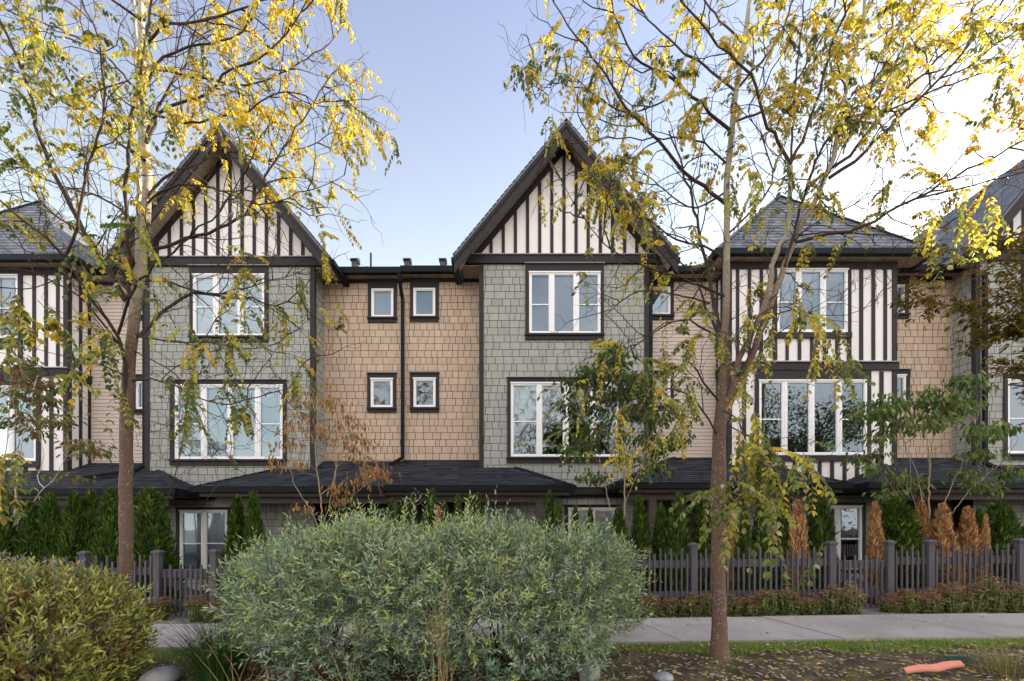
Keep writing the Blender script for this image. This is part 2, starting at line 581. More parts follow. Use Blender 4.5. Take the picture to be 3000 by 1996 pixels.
def gable_bay(T, x0, dz, mirror, W=4.24, ydf=11.5, s3='blind', s2='blind'):
    cx = x0 + W / 2
    zE, zA, hw = 8.117 + dz, 11.365 + dz, 2.70
    pit = (zA - zE) / hw
    tr3, tr2 = (.095, .08, .20, .148), (.09, .12, .125, .155)
    w3 = (x0 + 1.237, x0 + 3.045, 6.388 + dz, 7.949 + dz)
    w2 = (x0 + .773, x0 + 3.504, 3.276 + dz, 5.151 + dz)
    if mirror:
        f = lambda w: (2 * x0 + W - w[1], 2 * x0 + W - w[0], w[2], w[3])
        w3, w2 = f(w3), f(w2)
        tr3, tr2 = (tr3[1], tr3[0], *tr3[2:]), (tr2[1], tr2[0], *tr2[2:])
    zb0, zb1 = 2.53 + dz, 8.16 + dz
    bk = MB()
    wall_holes(bk, x0, x0 + W, zb0, zb1 + .1, YB + .002, [(w[0] + .02, w[1] - .02, w[2] + .02, w[3] - .02) for w in (w3, w2)])
    for xx in (x0, x0 + W):
        bk.add([(xx, YB + .002, zb0), (xx, YR + .1, zb0), (xx, YR + .1, zb1), (xx, YB + .002, zb1)], [(0, 1, 2, 3)])
    bk.add([(x0, YB + .002, zb0), (x0 + W, YB + .002, zb0), (x0 + W, YR, zb0), (x0, YR, zb0)], [(0, 1, 2, 3)])
    T.part('bay_backing', bk, MT['grout'])
    sh = MB()
    holes = [tuple(v - o for v, o in zip(hole_of(*w, t), (x0, x0, zb0, zb0))) for w, t in ((w3, tr3), (w2, tr2))]
    shingles(sh, (x0, YB, zb0), (1, 0, 0), (0, 0, 1), (0, -1, 0), [(0, 0), (W, 0), (W, zb1 - zb0), (0, zb1 - zb0)], holes, seed=int(abs(x0) * 13) % 89)
    D = YR - YB
    shingles(sh, (x0 + W, YB, zb0), (0, 1, 0), (0, 0, 1), (1, 0, 0), [(0, 0), (D, 0), (D, zb1 - zb0), (0, zb1 - zb0)], seed=3)
    shingles(sh, (x0, YB, zb0), (0, 1, 0), (0, 0, 1), (-1, 0, 0), [(0, 0), (D, 0), (D, zb1 - zb0), (0, zb1 - zb0)], seed=4)
    T.part('shingle_wall', sh, MT['grey'])
    window(T, *w3, YB, (.315, .66), {0: .48, 2: .48}, s3, tr3)
    window(T, *w2, YB, (.265, .51, .765), {0: .48, 3: .48}, s2, tr2)
    for xx, sg in ((x0, -1), (x0 + W, 1)):
        c = MB()
        o = xx + sg * .028
        c.box(min(o, xx - sg * .088), max(o, xx - sg * .088), YB - .03, YB + .001, zb0 + .02, zb1)
        c.box(min(o, xx), max(o, xx), YB + .001, YB + .09, zb0 + .02, zb1)
        T.part('corner_trim', c, MT['trim'])
    lower_floor(T, x0, dz, mirror, s2 == 'none')
    # ---- gable
    b = MB()
    b.box(cx - 2.42, cx + 2.42, YB - .075, YB + .02, zb1, zb1 + .20)
    T.part('gable_band', b, MT['trim'])
    b = MB()
    b.box(cx - 2.44, cx + 2.44, YB - .11, YB + .02, zb1 + .20, zb1 + .222)
    T.part('band_flashing', b, MT['rim'])
    zu = lambda x: zA - .21 - pit * abs(x - cx)
    zg = zb1 + .222
    hwu = (zu(cx) - zg) / pit
    g = MB()
    g.prism([(cx - hwu, YB, zg), (cx + hwu, YB, zg), (cx, YB, zu(cx))], (0, .12, 0))
    T.part('gable_panel', g, MT['white'])
    bt = MB()
    for i in range(-8, 9):
        x = cx + i * .307
        top = min(zu(x - .04), zu(x + .04)) - .02
        if top > zg + .1:
            bt.box(x - .04, x + .04, YB - .022, YB - .001, zg, top)
    T.part('gable_batten', bt, MT['trim'])
    rk = MB()
    for sg in (-1, 1):
        rk.prism([(cx + sg * hwu, YB - .036, zg), (cx, YB - .036, zu(cx)), (cx, YB - .036, zu(cx) - .20), (cx + sg * (hwu - .2 / pit), YB - .036, zg)], (0, .034, 0))
    T.part('rake_trim', rk, MT['trim'])
    so = MB()
    n = int(hw / .105)
    for sg in (-1, 1):
        for i in range(n):
            xa, xb_ = cx + sg * (.02 + i * .105), cx + sg * (.02 + (i + 1) * .105 - .007)
            zz = lambda x: zA - .155 - pit * abs(x - cx)
            so.prism([(xa, ydf + .05, zz(xa)), (xb_, ydf + .05, zz(xb_)), (xb_, YB + .02, zz(xb_)), (xa, YB + .02, zz(xa))], (0, 0, -.016), rng.normal() * .5)
        xa, xb_ = sorted((cx + sg * (W / 2 + .03), cx + sg * (hw - .06)))
        for i in range(12):
            ya, yb_ = YB - .0 + i * .06, YB + (i + 1) * .06 - .006
            so.box(xa, xb_, ya, yb_, zb1 - .04, zb1 - .02, rng.normal() * .5)
    T.part('soffit', so, MT['soffit'])
    bg = MB()
    for sg in (-1, 1):
        xo = cx + sg * (hw + .02)
        zo = zA - pit * (hw + .02)
        bg.prism([(xo, ydf - .03, zo + .0), (cx, ydf - .03, zA), (cx, ydf - .03, zA - .15), (xo, ydf - .03, zo - .15)], (0, .06, 0))
        bg.prism([(xo, ydf - .002, zo - .15), (cx, ydf - .002, zA - .15), (cx, ydf - .002, zA - .42), (xo, ydf - .002, zo - .42)], (0, .04, 0))
    T.part('bargeboard', bg, MT['trim'])
    rf = MB()
    yb = 17.5
    for sg in (-1, 1):
        xo = cx + sg * (hw + .03)
        zo = zA - pit * (hw + .03)
        roof_plane(rf, [(xo, ydf - .05, zo + .02), (xo, yb, zo + .02), (cx, yb, zA + .02), (cx, ydf - .05, zA + .02)], seed=int(abs(cx) * 10) + sg)
        rf.prism([(xo - sg * .02, ydf + .04, zo - .03), (xo - sg * .02, yb, zo - .03), (cx, yb, zA - .03), (cx, ydf + .04, zA - .03)], (0, 0, -.09))
    rf.add([(cx - hw, yb, zE - .1), (cx + hw, yb, zE - .1), (cx, yb, zA - .1)], [(0, 1, 2)])
    for i in range(int((yb - ydf) / .2)):
        y = ydf - .05 + i * .2
        for sg in (-1, 1):
            rf.prism([(cx, y, zA + .045), (cx + sg * .13, y, zA + .045 - .13 * pit), (cx + sg * .13, y + .2, zA + .04 - .13 * pit), (cx, y + .2, zA + .035)], (0, 0, -.012), rng.normal() * .4)
    T.part('roof', rf, MT['roof'])
    for sg in (-1, 1):
        gt = MB()
        xa, xb_ = sorted((cx + sg * (hw - .04), cx + sg * (hw + .10)))
        gt.box(xa, xb_, ydf + .06, 12.9, zE - .14, zE - .02)
        T.part('eave_gutter', gt, MT['gutter'])


def white_bay(T, x0, dz, mirror, W=4.24):
    """half-timbered bay under a hipped roof (measured on the unmirrored one; mirror flips it in plan)"""
    mx = (lambda x: 2 * x0 + W - x) if mirror else (lambda x: x)

    def rng2(a, b):
        a, b = mx(a), mx(b)
        return (a, b) if a < b else (b, a)
    zt = 8.242 + dz
    z3b, zb0 = 5.735 + dz, 2.586 + dz
    X = lambda s: x0 + (s - 2132.6) * KB
    w3 = (*rng2(X(2275), X(2481.6)), 6.433 + dz, 8.024 + dz)
    w2 = (*rng2(X(2221.4), X(2538)), 3.326 + dz, 5.216 + dz)
    bk = MB()
    wall_holes(bk, x0, x0 + W, zb0, zt + .1, YB + .002, [(w[0] + .02, w[1] - .02, w[2] + .02, w[3] - .02) for w in (w3, w2)])
    for xx in (x0, x0 + W):
        bk.add([(xx, YB + .002, zb0), (xx, YR + .1, zb0), (xx, YR + .1, zt + .1), (xx, YB + .002, zt + .1)], [(0, 1, 2, 3)])
    bk.add([(x0, YB + .002, zb0), (x0 + W, YB + .002, zb0), (x0 + W, YR, zb0), (x0, YR, zb0)], [(0, 1, 2, 3)])
    T.part('panel_wall', bk, MT['white'])
    b = MB()
    yo = YB - .022

    def bat(sa, sb, z0, z1, y=yo):
        a, c = rng2(X(2050 + sa / 3.267), X(2050 + sb / 3.267))
        b.box(a, c, y, YB + .001, z0, z1)
    z3t = 8.03 + dz
    for s in ((345, 375), (458, 487), (572, 602), (1525, 1560), (1642, 1675), (1757, 1788)):
        bat(*s, z3b, z3t)
    for s in ((697, 735), (1408, 1443)):
        bat(*s, z3b, z3t, yo - .015)
    z3s0, z3s1 = zb(992) + dz, zb(976) + dz
    for s in ((820, 848), (937, 967), (1055, 1085), (1175, 1205), (1295, 1330)):
        bat(*s, z3b, z3s0)
    z2t = zb(1089) + dz
    for s in ((405, 440), (1718, 1755)):
        bat(*s, zb0, z2t)
    for s in ((525, 562), (1592, 1632)):
        bat(*s, zb0, z2t, yo - .015)
    z2s0, z2s1 = zb(1352) + dz, zb(1336) + dz
    for i in range(8):
        bat(652 + 119 * i, 686 + 119 * i, zb0, z2s0)
    T.part('timber_batten', b, MT['trim'])
    h = MB()
    a, c = rng2(X(2263), X(2492))
    h.box(a, c, YB - .06, YB + .001, z3s0, z3s1)
    T.part('sill_board', h, MT['trim'])
    h = MB()
    a, c = rng2(X(2211), X(2549))
    h.box(a, c, YB - .06, YB + .001, z2s0, z2s1)
    T.part('sill_board', h, MT['trim'])
    h = MB()
    h.box(a, c, YB - .045, YB + .001, zb(1115) + dz, zb(1088) + dz)
    T.part('head_board', h, MT['trim'])
    window(T, *w3, YB, (.31, .655) if not mirror else (.345, .69), {0: .48, 2: .48}, 'shade')
    window(T, *w2, YB, (.24, .49, .745) if not mirror else (.255, .51, .76), {0: .48, 3: .48}, 'none' if not mirror else 'half')
    for xx, sg in ((x0, -1), (x0 + W, 1)):
        c = MB()
        o = xx + sg * .028
        c.box(min(o, xx - sg * .088), max(o, xx - sg * .088), YB - .03, YB + .001, zb0, zt)
        c.box(min(o, xx), max(o, xx), YB + .001, YB + .09, zb0, zt)
        c.box(min(o - sg * .005, xx), max(o - sg * .005, xx), YB + .31, YB + .39, zb0, zt)
        c.box(min(o - sg * .005, xx), max(o - sg * .005, xx), YR - .09, YR, zb0, zt)
        T.part('corner_trim', c, MT['trim'])
    f = MB()
    f.box(x0 - .05, x0 + W + .05, YB - .06, YR, zb(1086) + dz, zb(1064) + dz)
    T.part('storey_band', f, MT['trim'])
    f = MB()
    f.box(x0 - .035, x0 + W + .035, YB - .032, YR, zt - .21, zt)
    T.part('frieze_board', f, MT['trim'])
    f = MB()
    f.box(x0 - .08, x0 + W + .08, YB - .10, YR, zb(1064) + dz, zb(1064) + dz + .025)
    T.part('band_flashing', f, MT['rim'])
    lower_floor(T, x0, dz + .06, mirror, not mirror)
    # ---- hipped roof
    e0, e1 = rng2(x0 - .42, x0 + W + .66)
    ye, z0, za = 11.69, 8.35 + dz, 10.92 + dz
    cxm = mx(x0 + 2.13)
    ya, yk = 13.5, 18.0
    rf = MB()
    A, Bk = (cxm, ya, za), (cxm, yk, za)
    roof_plane(rf, [(e0, ye, z0), (e1, ye, z0), A], .16, 5)
    roof_plane(rf, [(e0, ye, z0), (e0, yk, z0), Bk, A], .16, 6)
    roof_plane(rf, [(e1, ye, z0), (e1, yk, z0), Bk, A], .16, 7)
    rf.add([(e0, yk, z0), (e1, yk, z0), Bk], [(0, 1, 2)])
    for c0 in ((e0, ye, z0), (e1, ye, z0)):
        c0 = np.array(c0)
        d = np.array(A) - c0
        k = int(np.linalg.norm(d) / .22)
        for i in range(k):
            p, q = c0 + d * i / k, c0 + d * (i + 1.15) / k
            q = np.minimum(q, np.maximum(c0, A) + .05)
            rf.beam(p + np.array([0, 0, .03]), q + np.array([0, 0, .022]), .17, .014)
    T.part('roof', rf, MT['roof'])
    g = MB()
    g.box(e0 - .06, e1 + .06, ye - .09, ye + .06, z0 - .14, z0 + .005)
    g.box(e0 - .08, e0 + .06, ye + .06, 14, z0 - .14, z0 + .003)
    g.box(e1 - .06, e1 + .08, ye + .06, 14, z0 - .14, z0 + .003)
    T.part('eave_gutter', g, MT['gutter'])
    s = MB()
    n = int((e1 - e0) / .1)
    for i in range(n):
        xa = e0 + (e1 - e0) * i / n
        s.box(xa, xa + (e1 - e0) / n - .007, ye + .04, 13.2, zt - .03, zt - .012, rng.normal() * .5)
    T.part('soffit', s, MT['soffit'])
    m = MB()
    m.box(e0, e1, ye + .06, 17.9, zt - .0, z0 - .02)
    T.part('roof_deck', m, MT['trim'])


def recess(T, x0, x1, dz, mat, wins, siding=False):
    """set-back wall with its small windows, frieze, soffit, gutter"""
    zt, zb0 = 8.136 + dz, 2.2
    holes, hw = [], []
    tr = (.088, .088, .0, .13)
    ws = []
    for (sa, sb, ya, yb, l, r) in wins:
        w = ((sa - CX) * KR, (sb - CX) * KR, CH + (HY - yb) * KR + 0, CH + (HY - ya) * KR + 0)
        t = (l, r, .25 if ya < 1000 else .14, .13)
        ws.append((w, t, ya))
        holes.append((w[0] + .02, w[1] - .02, w[2] + .02, w[3] - .02))
        hw.append(tuple(v - o for v, o in zip(hole_of(*w, t), (x0, x0, zb0, zb0))))
    k = MB()
    wall_holes(k, x0, x1, zb0, zt + .1, YR + .002, holes)
    T.part('recess_backing', k, MT['grout'])
    s = MB()
    poly = [(0, 0), (x1 - x0, 0), (x1 - x0, zt - zb0), (0, zt - zb0)]
    if siding:
        shingles(s, (x0, YR, zb0), (1, 0, 0), (0, 0, 1), (0, -1, 0), poly, hw, .097, long=True, thick=.016, vgap=.009)
    else:
        shingles(s, (x0, YR, zb0), (1, 0, 0), (0, 0, 1), (0, -1, 0), poly, hw, .183, seed=int(abs(x0) * 31) % 83)
    T.part('lap_siding' if siding else 'beige_shingle_wall', s, MT[mat])
    for w, t, ya in ws:
        window(T, *w, YR, (), {}, 'shade' if ya < 1000 else 'none', t, cap=ya > 1000)
    f = MB()
    f.box(x0, x1, YR - .04, YR, zt - .09, zt)
    T.part('frieze_board', f, MT['trim'])
    so = MB()
    n = int((x1 - x0) / .1)
    for i in range(n):
        xa = x0 + (x1 - x0) * i / n
        so.box(xa, xa + (x1 - x0) / n - .007, 12.34, YR, zt - .0, zt + .016, rng.normal() * .5)
    T.part('soffit', so, MT['soffit'])


def main_mass(T, x0, x1, dz, gut):
    r = MB()
    roof_plane(r, [(x0, 12.33, 8.27 + dz), (x1, 12.33, 8.27 + dz), (x1, 18, 9.2 + dz), (x0, 18, 9.2 + dz)], .15, 21)
    r.box(x0, x1, 18, 18.2, -.5, 9.2 + dz)
    T.part('main_roof', r, MT['roof'])
    g = MB()
    for a, b in gut:
        g.box(a, b, 12.26, 12.40, 8.125 + dz, 8.28 + dz)
    if gut:
        T.part('gutter', g, MT['gutter'])
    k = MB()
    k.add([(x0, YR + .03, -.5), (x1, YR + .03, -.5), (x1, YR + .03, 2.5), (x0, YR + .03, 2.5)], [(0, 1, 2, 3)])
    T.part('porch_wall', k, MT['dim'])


def downspout(T, pts, w=.08):
    d = MB()
    pts = [np.asarray(p, float) for p in pts]
    for p, q in zip(pts, pts[1:]):
        dd = nrm(q - p)
        up = (0, 1, 0) if abs(dd[2]) > .5 else (0, 0, 1)
        d.beam(p - dd * .02, q + dd * .02, w, w * .75, up)
    T.part('downspout', d, MT['gutter'])


def porch(T, x0, x1, dz, hl=True, hr=True, posts=()):
    """hipped porch roof along the front, with gutter, beams and posts"""
    ye, ze, sl = 10.76, 2.446 + dz, .443
    yt = YR
    dy = yt - ye
    zt = ze + sl * dy
    a = x0 + (dy if hl else 0)
    b = x1 - (dy if hr else 0)
    r = MB()
    roof_plane(r, [(x0, ye, ze), (x1, ye, ze), (b, yt, zt), (a, yt, zt)], .145, int(abs(x0) * 9))
    if hr:
        roof_plane(r, [(x1, ye, ze), (x1, yt, ze), (b, yt, zt)], .145, 31)
    if hl:
        roof_plane(r, [(x0, ye, ze), (x0, yt, ze), (a, yt, zt)], .145, 32)
    for c, t, on in (((x0, ye, ze), (a, yt, zt), hl), ((x1, ye, ze), (b, yt, zt), hr)):
        if on:
            c, t = np.array(c), np.array(t)
            for i in range(11):
                r.beam(c + (t - c) * i / 11 + np.array([0, 0, .03]), c + (t - c) * (i + 1.12) / 11 + np.array([0, 0, .024]), .16, .014, )
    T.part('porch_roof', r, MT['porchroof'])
    g = MB()
    g.box(x0 - (.08 if hl else 0), x1 + (.08 if hr else 0), ye - .09, ye + .05, ze - .125, ze + .01)
    if hr:
        g.box(x1 - .05, x1 + .08, ye + .05, YB - .06, ze - .125, ze + .008)
    if hl:
        g.box(x0 - .08, x0 + .05, ye + .05, YB - .06, ze - .125, ze + .008)
    T.part('porch_gutter', g, MT['gutter'])
    m = MB()
    m.box(x0 + (.06 if hl else 0), x1 - (.06 if hr else 0), ye + .06, ye + .12, ze - .215, ze - .10)
    m.box(x0 + (.3 if hl else 0), x1 - (.3 if hr else 0), 11.02, 11.2, ze - .36, ze - .20)
    T.part('porch_beam', m, MT['beam'])
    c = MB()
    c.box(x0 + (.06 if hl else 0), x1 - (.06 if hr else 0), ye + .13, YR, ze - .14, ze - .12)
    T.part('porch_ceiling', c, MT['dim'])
    for px in posts:
        p = MB()
        p.box(px - .09, px + .09, 11.02, 11.2, -.2, ze - .36)
        T.part('porch_post', p, MT['beam'])


def vent(T, sx, top, Y, kind, dz):
    x = (sx - CX) * Y / F
    zt = CH + (HY - top) * Y / F
    zr = 8.27 + dz + (Y - 12.33) * .164
    v = MB()
    if kind == 'box':
        v.box(x - .07, x + .07, Y - .1, Y + .1, zr - .03, zt - .09)
        v.prism([(x - .095, Y - .16, zt - .10), (x - .095, Y - .02, zt), (x - .095, Y + .12, zt), (x - .095, Y + .12, zt - .12), (x - .095, Y - .1, zt - .13)], (.19, 0, 0))
    else:
        v.tube([(x, Y, zr - .02), (x, Y, zt)], .028, 8)
        v.tube([(x, Y, zr - .02), (x, Y, zr + .06)], [.08, .035], 8)
    T.part('roof_vent', v, MT['metal'])


def door(T, x0, dz):
    d = MB()
    d.box(x0, x0 + .9, YR - .02, YR + .025, .12 + dz, 2.15 + dz)
    for a, b in ((.1, .95),):
        d.box(x0 + .12, x0 + .78, YR - .035, YR - .02, a + .12 + dz, b + dz)
    o = T.part('door', d, MT['door'])
    g = MB()
    g.box(x0 + .17, x0 + .73, YR - .03, YR - .022, 1.15 + dz, 2.0 + dz)
    T.part('door_pane', g, MT['glass'], o)
    h = MB()
    h.tube([(x0 + .08, YR - .07, 1.05 + dz), (x0 + .08, YR - .07, 1.22 + dz)], .014, 6)
    T.part('handle', h, MT['rim'], o)


G1, G2, W1, W2, G3 = -9.26, -.805, -15.5, 5.473, 11.75
ROW = 'terraced townhouses in the row'
# left half-timbered house
T = Thing('townhouse', (-13.4, YB, 0), 'half-timbered white townhouse at the left end under a slate hip roof', 'house', ROW)
white_bay(T, W1, -.15, True)
main_mass(T, -19, -11.26, -.12, [])
porch(T, -18, -7.68, -.08, False, True, (-11.6, -8.6))
# left grey gabled house
T = Thing('townhouse', (-7.1, YB, 0), 'grey shingled gabled townhouse behind the left tree, white blinds in its windows', 'house', ROW)
gable_bay(T, G1, -.06, True)
recess(T, -11.26, G1, -.1, 'siding', [(398, 455, 842, 926, .07, .0), (401, 450, 1116, 1201, .07, .0)], True)
recess(T, G1 + 4.24, -2.9, -.03, 'beige', [(1088.8, 1153.6, 846.8, 931.8, .09, .09), (1087, 1151.8, 1110.7, 1195.5, .09, .09)])
main_mass(T, -11.26, -2.9, -.03, [(-11.2, -9.3), (-5.35, -2.9)])
porch(T, -7.196, -2.9, -.03, True, False, (-6.2,))
downspout(T, [(-9.33, 12.33, 8.1), (-9.32, 12.02, 7.9), (-9.32, 12.02, 3.1), (-9.42, 11.85, 2.93), (-10.2, 11.2, 2.66)], .085)
vent(T, 1041, 757, 12.8, 'box', -.03)
vent(T, 1086.5, 742, 12.8, 'pipe', -.03)
door(T, -6.1, 0)
# middle grey gabled house
T = Thing('townhouse', (1.3, YB, 0), 'grey shingled gabled townhouse in the middle, its steep gable clear against the sky', 'house', ROW)
gable_bay(T, G2, 0, False, s3='shade', s2='half')
recess(T, -2.9, G2, -.0, 'beige', [(1211.6, 1276, 845, 929.7, .09, .09), (1212, 1276.8, 1109.5, 1195, .09, .09)])
recess(T, G2 + 4.24, W2, 0., 'siding', [(1880, 1963, 842, 924.6, .0, .088), (1880, 1963, 1105, 1190, .0, .088)], True)
main_mass(T, -2.9, W2, 0, [(-2.9, -.9), (3.5, 5.3)])
porch(T, -2.9, 1.379, -.0, False, True, (-2.76, .64))
xd = (1180 - CX) * 12.6 / F
downspout(T, [((1170.5 - CX) * 12.3 / F, 12.3, 8.13), ((1170.5 - CX) * 12.34 / F, 12.34, 7.95), (xd, 12.58, 7.55), (xd, 12.58, 3.35), (xd - .22, 12.25, 3.14)], .085)
downspout(T, [(3.56, 12.33, 8.12), (3.53, 12.06, 7.95), (3.53, 12.06, 3.05)], .085)
for a, b, kk in ((1194, 757, 'box'), (1298, 757, 'box')):
    vent(T, a, b, 12.8, kk, 0)
door(T, -.42, 0)
# right half-timbered house
T = Thing('townhouse', (7.6, YB, 0), 'half-timbered white townhouse with battens and hip roof behind the right tree', 'house', ROW)
white_bay(T, W2, 0, False)
recess(T, W2 + 4.24, G3, .05, 'beige', [(2600, 2648.4, 835.5, 921, .0, .10), (2600, 2651.5, 1100, 1190, .0, .10)])
main_mass(T, W2, G3, .03, [(9.8, 11.7)])
porch(T, 2.39, 7.622, .06, True, True, (3.28, 6.68))
# right grey gabled house
T = Thing('townhouse', (13.9, YB, 0), 'grey shingled gabled townhouse at the right edge, mostly out of the picture', 'house', ROW)
gable_bay(T, G3, .08, False, s2='darkblind')
main_mass(T, G3, 34, .05, [])  # roof and wall past the gable are unseen, added to block low sun
k = MB()
k.box(16.0, 34, YR, YR + .1, 0, 8.2)
T.part('unseen_row_wall', k, MT['beige'])
porch(T, 8.12, 18, .06, True, False, (9.0, 12.2))
downspout(T, [(11.93, 12.33, 8.1), (11.92, 11.93, 7.9), (11.92, 11.93, 3.12), (12.0, 11.75, 2.98), (12.9, 11.1, 2.7)], .085)

# ------------------------------------------------------------------ ground, pavement, paths
def sheet(name, xs, ys, dzf, mat, kind='structure', sub=None):
    m = MB()
    X, Yg = np.meshgrid(xs, ys)
    Z = ground(X) + dzf(X, Yg)
    v = np.stack([X, Yg, Z], -1).reshape(-1, 3)
    nx, ny = len(xs), len(ys)
    i = np.arange(ny - 1)[:, None] * nx + np.arange(nx - 1)[None, :]
    f = np.stack([i, i + 1, i + nx + 1, i + nx], -1).reshape(-1, 4)
    m.add(v, f)
    o = m.build(name, mat, smooth=True)
    o['kind'] = kind
    return o


def lump(X, Y):
    return .012 * np.sin(X * 5.1 + Y * 3) * np.cos(Y * 6.3 - X) + .010 * np.sin(X * 11 + 1.3 * Y) * np.sin(Y * 13) + .006 * np.sin(X * 23 + Y * 17)


xs = np.unique(np.concatenate([[-300, -100, -40, -20], np.arange(-12, 12.01, .08), [20, 40, 100, 300]]))
ys = np.unique(np.concatenate([[-300, -100, -40, -10, 0], np.arange(3, 9.01, .08), [9.5, 11, 14, 20, 40, 100, 300]]))


def soilz(X, Y):
    w = np.clip((5.85 - Y) / .3, 0, 1) * np.clip((Y - 2) / 1, 0, 1)
    return -.02 + lump(X, Y) * (.4 + 1.6 * w) - .03 * np.clip((5.2 - Y) / .6, 0, 1)


sheet('ground', xs, ys, soilz, MT['soil'])
# pavement slabs in one sheet, with joints
m = MB()
edges = [-22, -10.3, -8.75, -7.2, -5.65, -4.1, -2.5, -.95, .6, 2.15, 4.2, 6.15, 7.75, 9.3, 10.9, 22]
for a, b in zip(edges, edges[1:]):
    sk = -.72
    up = .004 if int(b * 10) % 3 else -.004
    n = max(1, int((b - a) / 1.5))
    for q in range(n):
        xa, xb = a + (b - a) * q / n, a + (b - a) * (q + 1) / n
        pts = []
        for x, y in ((xa + .008, 6.0), (xb - .008, 6.0), (xb - .008 + sk * .35, 7.5), (xa + .008 + sk * .35, 7.5)):
            pts.append((x, y, float(ground(x)) + .035 + up))
        m.prism(pts, (0, 0, -.09))
o = m.build('pavement', MT['concrete'])
o['kind'] = 'structure'
m = MB()
for xg in (-5.62, 6.04):
    n = 6
    for i in range(n):
        y0, y1 = 7.52 + i * .6, 7.52 + (i + 1) * .6 - .008
        m.prism([(xg - .5 - .1 * (y0 < 8), y0, float(ground(xg - .5)) + .012), (xg + .5 + .1 * (y0 < 8), y0, float(ground(xg + .5)) + .012), (xg + .5, y1, float(ground(xg + .5)) + .012), (xg - .5, y1, float(ground(xg - .5)) + .012)], (0, 0, -.06))
o = m.build('garden_path', MT['walk'])
o['kind'] = 'structure'
m = MB()
m.add([(-200, -12, .02), (200, -12, .02), (200, -2.5, .02), (-200, -2.5, .02)], [(0, 1, 2, 3)])
o = m.build('road', MT['asphalt'])
o['kind'] = 'structure'
m = MB()
m.add([(-200, -300, .03), (200, -300, .03), (200, -12.2, .03), (-200, -12.2, .03)], [(0, 1, 2, 3)])
o = m.build('far_pavement', MT['concrete'])
o['kind'] = 'structure'

# ------------------------------------------------------------------ fence and gates
YF = 8.2


def fx(s):
    return (s - CX) * YF / F


def picket_panel(T, x0, x1, top=1.10, bot=.19, gate=False):
    m = MB()
    n = max(2, round((x1 - x0) / .094))
    for i in range(n):
        x = x0 + (x1 - x0) * (i + .5) / n
        g = float(ground(x))
        t = top - (.0 if i % 2 else .10) + rng.normal() * .004
        lean = rng.normal() * .003
        m.prism([(x - .0155, YF - .018, g + bot + rng.normal() * .006), (x + .0155, YF - .018, g + bot), (x + .0155 + lean, YF - .018, g + t), (x - .0155 + lean, YF - .018, g + t)], (0, .024, 0), rng.normal() * .8)
    T.part('picket_panel', m, MT['fence'])
    for ra, rb in (((.70, .85), (.2, .33)) if gate else ((.76, .89), (.25, .35))):
        r = MB()
        g0, g1 = float(ground(x0)), float(ground(x1))
        y = YF + .008
        r.prism([(x0 - .02, y, g0 + ra), (x1 + .02, y, g1 + ra), (x1 + .02, y, g1 + rb), (x0 - .02, y, g0 + rb)], (0, .036, 0))
        T.part('rail', r, MT['fence'])
    if gate:
        r = MB()
        g0, g1 = float(ground(x0)), float(ground(x1))
        y = YF + .046
        r.prism([(x0, y, g0 + .60), (x0, y, g0 + .72), (x1, y, g1 + .33), (x1, y, g1 + .21)], (0, .03, 0))
        T.part('brace', r, MT['fence'])


def post(T, x, w=.052, h=1.19):
    g = float(ground(x))
    m = MB()
    m.box(x - w, x + w, YF - .052, YF + .052, g - .25, g + h - .05)
    p = T.part('fence_post', m, MT['fence'])
    c = MB()
    e = .024
    c.box(x - w - .012, x + w + .012, YF - .064, YF + .064, g + h - .075, g + h - .05)
    b = [(x - w - e, YF - .076, g + h - .05), (x + w + e, YF - .076, g + h - .05), (x + w + e, YF + .076, g + h - .05), (x - w - e, YF + .076, g + h - .05)]
    t = [(x - .03, YF - .03, g + h + .0), (x + .03, YF - .03, g + h + .0), (x + .03, YF + .03, g + h + .0), (x - .03, YF + .03, g + h + .0)]
    c.prism(b, (0, 0, .022))
    bb = [(a, y, z + .022) for a, y, z in b]
    c.add(bb + t, [(0, 1, 5, 4), (1, 2, 6, 5), (2, 3, 7, 6), (3, 0, 4, 7), (4, 5, 6, 7)])
    T.part('post_cap', c, MT['fence'], p)


FG = 'runs of stained picket fence'
for lab, posts in (('purple-brown picket fence running left from the left gate behind the yellow-green bush', (-10.4, -8.84, -7.4, -6.13)),
                   ('long purple-brown picket fence between the two gates, half hidden by the willow hedge', (-5.155, -3.1, -1.0, 1.05, 3.145, 5.53)),
                   ('purple-brown picket fence right of the right gate in front of browned cedars', (6.53, 7.23, 8.79, 10.4, 12))):
    T = Thing('picket_fence', (posts[0], YF, float(ground(posts[0]))), lab, 'fence', FG)
    for x in posts:
        post(T, x)
    for a, b in zip(posts, posts[1:]):
        picket_panel(T, a + .07, b - .07)
for lab, a, b in (('closed wooden picket gate at the left, below the window with white blinds', -6.13, -5.155), ('closed wooden picket gate at the right, below the dark white-framed window', 5.53, 6.53)):
    T = Thing('garden_gate', (a + .1, YF, float(ground(a))), lab, 'gate', 'wooden garden gates')
    picket_panel(T, a + .085, b - .085, .93, .045, True)


# ------------------------------------------------------------------ foliage helpers
def pick(cols, n, p=None, jit=.15):
    cols = np.asarray(cols, float)
    c = cols[rng.choice(len(cols), n, p=p)]
    return np.clip(c * (1 + rng.normal(size=(n, 1)) * jit), 0, 1)


def rdir(n):
    return nrm(rng.normal(size=(n, 3)))


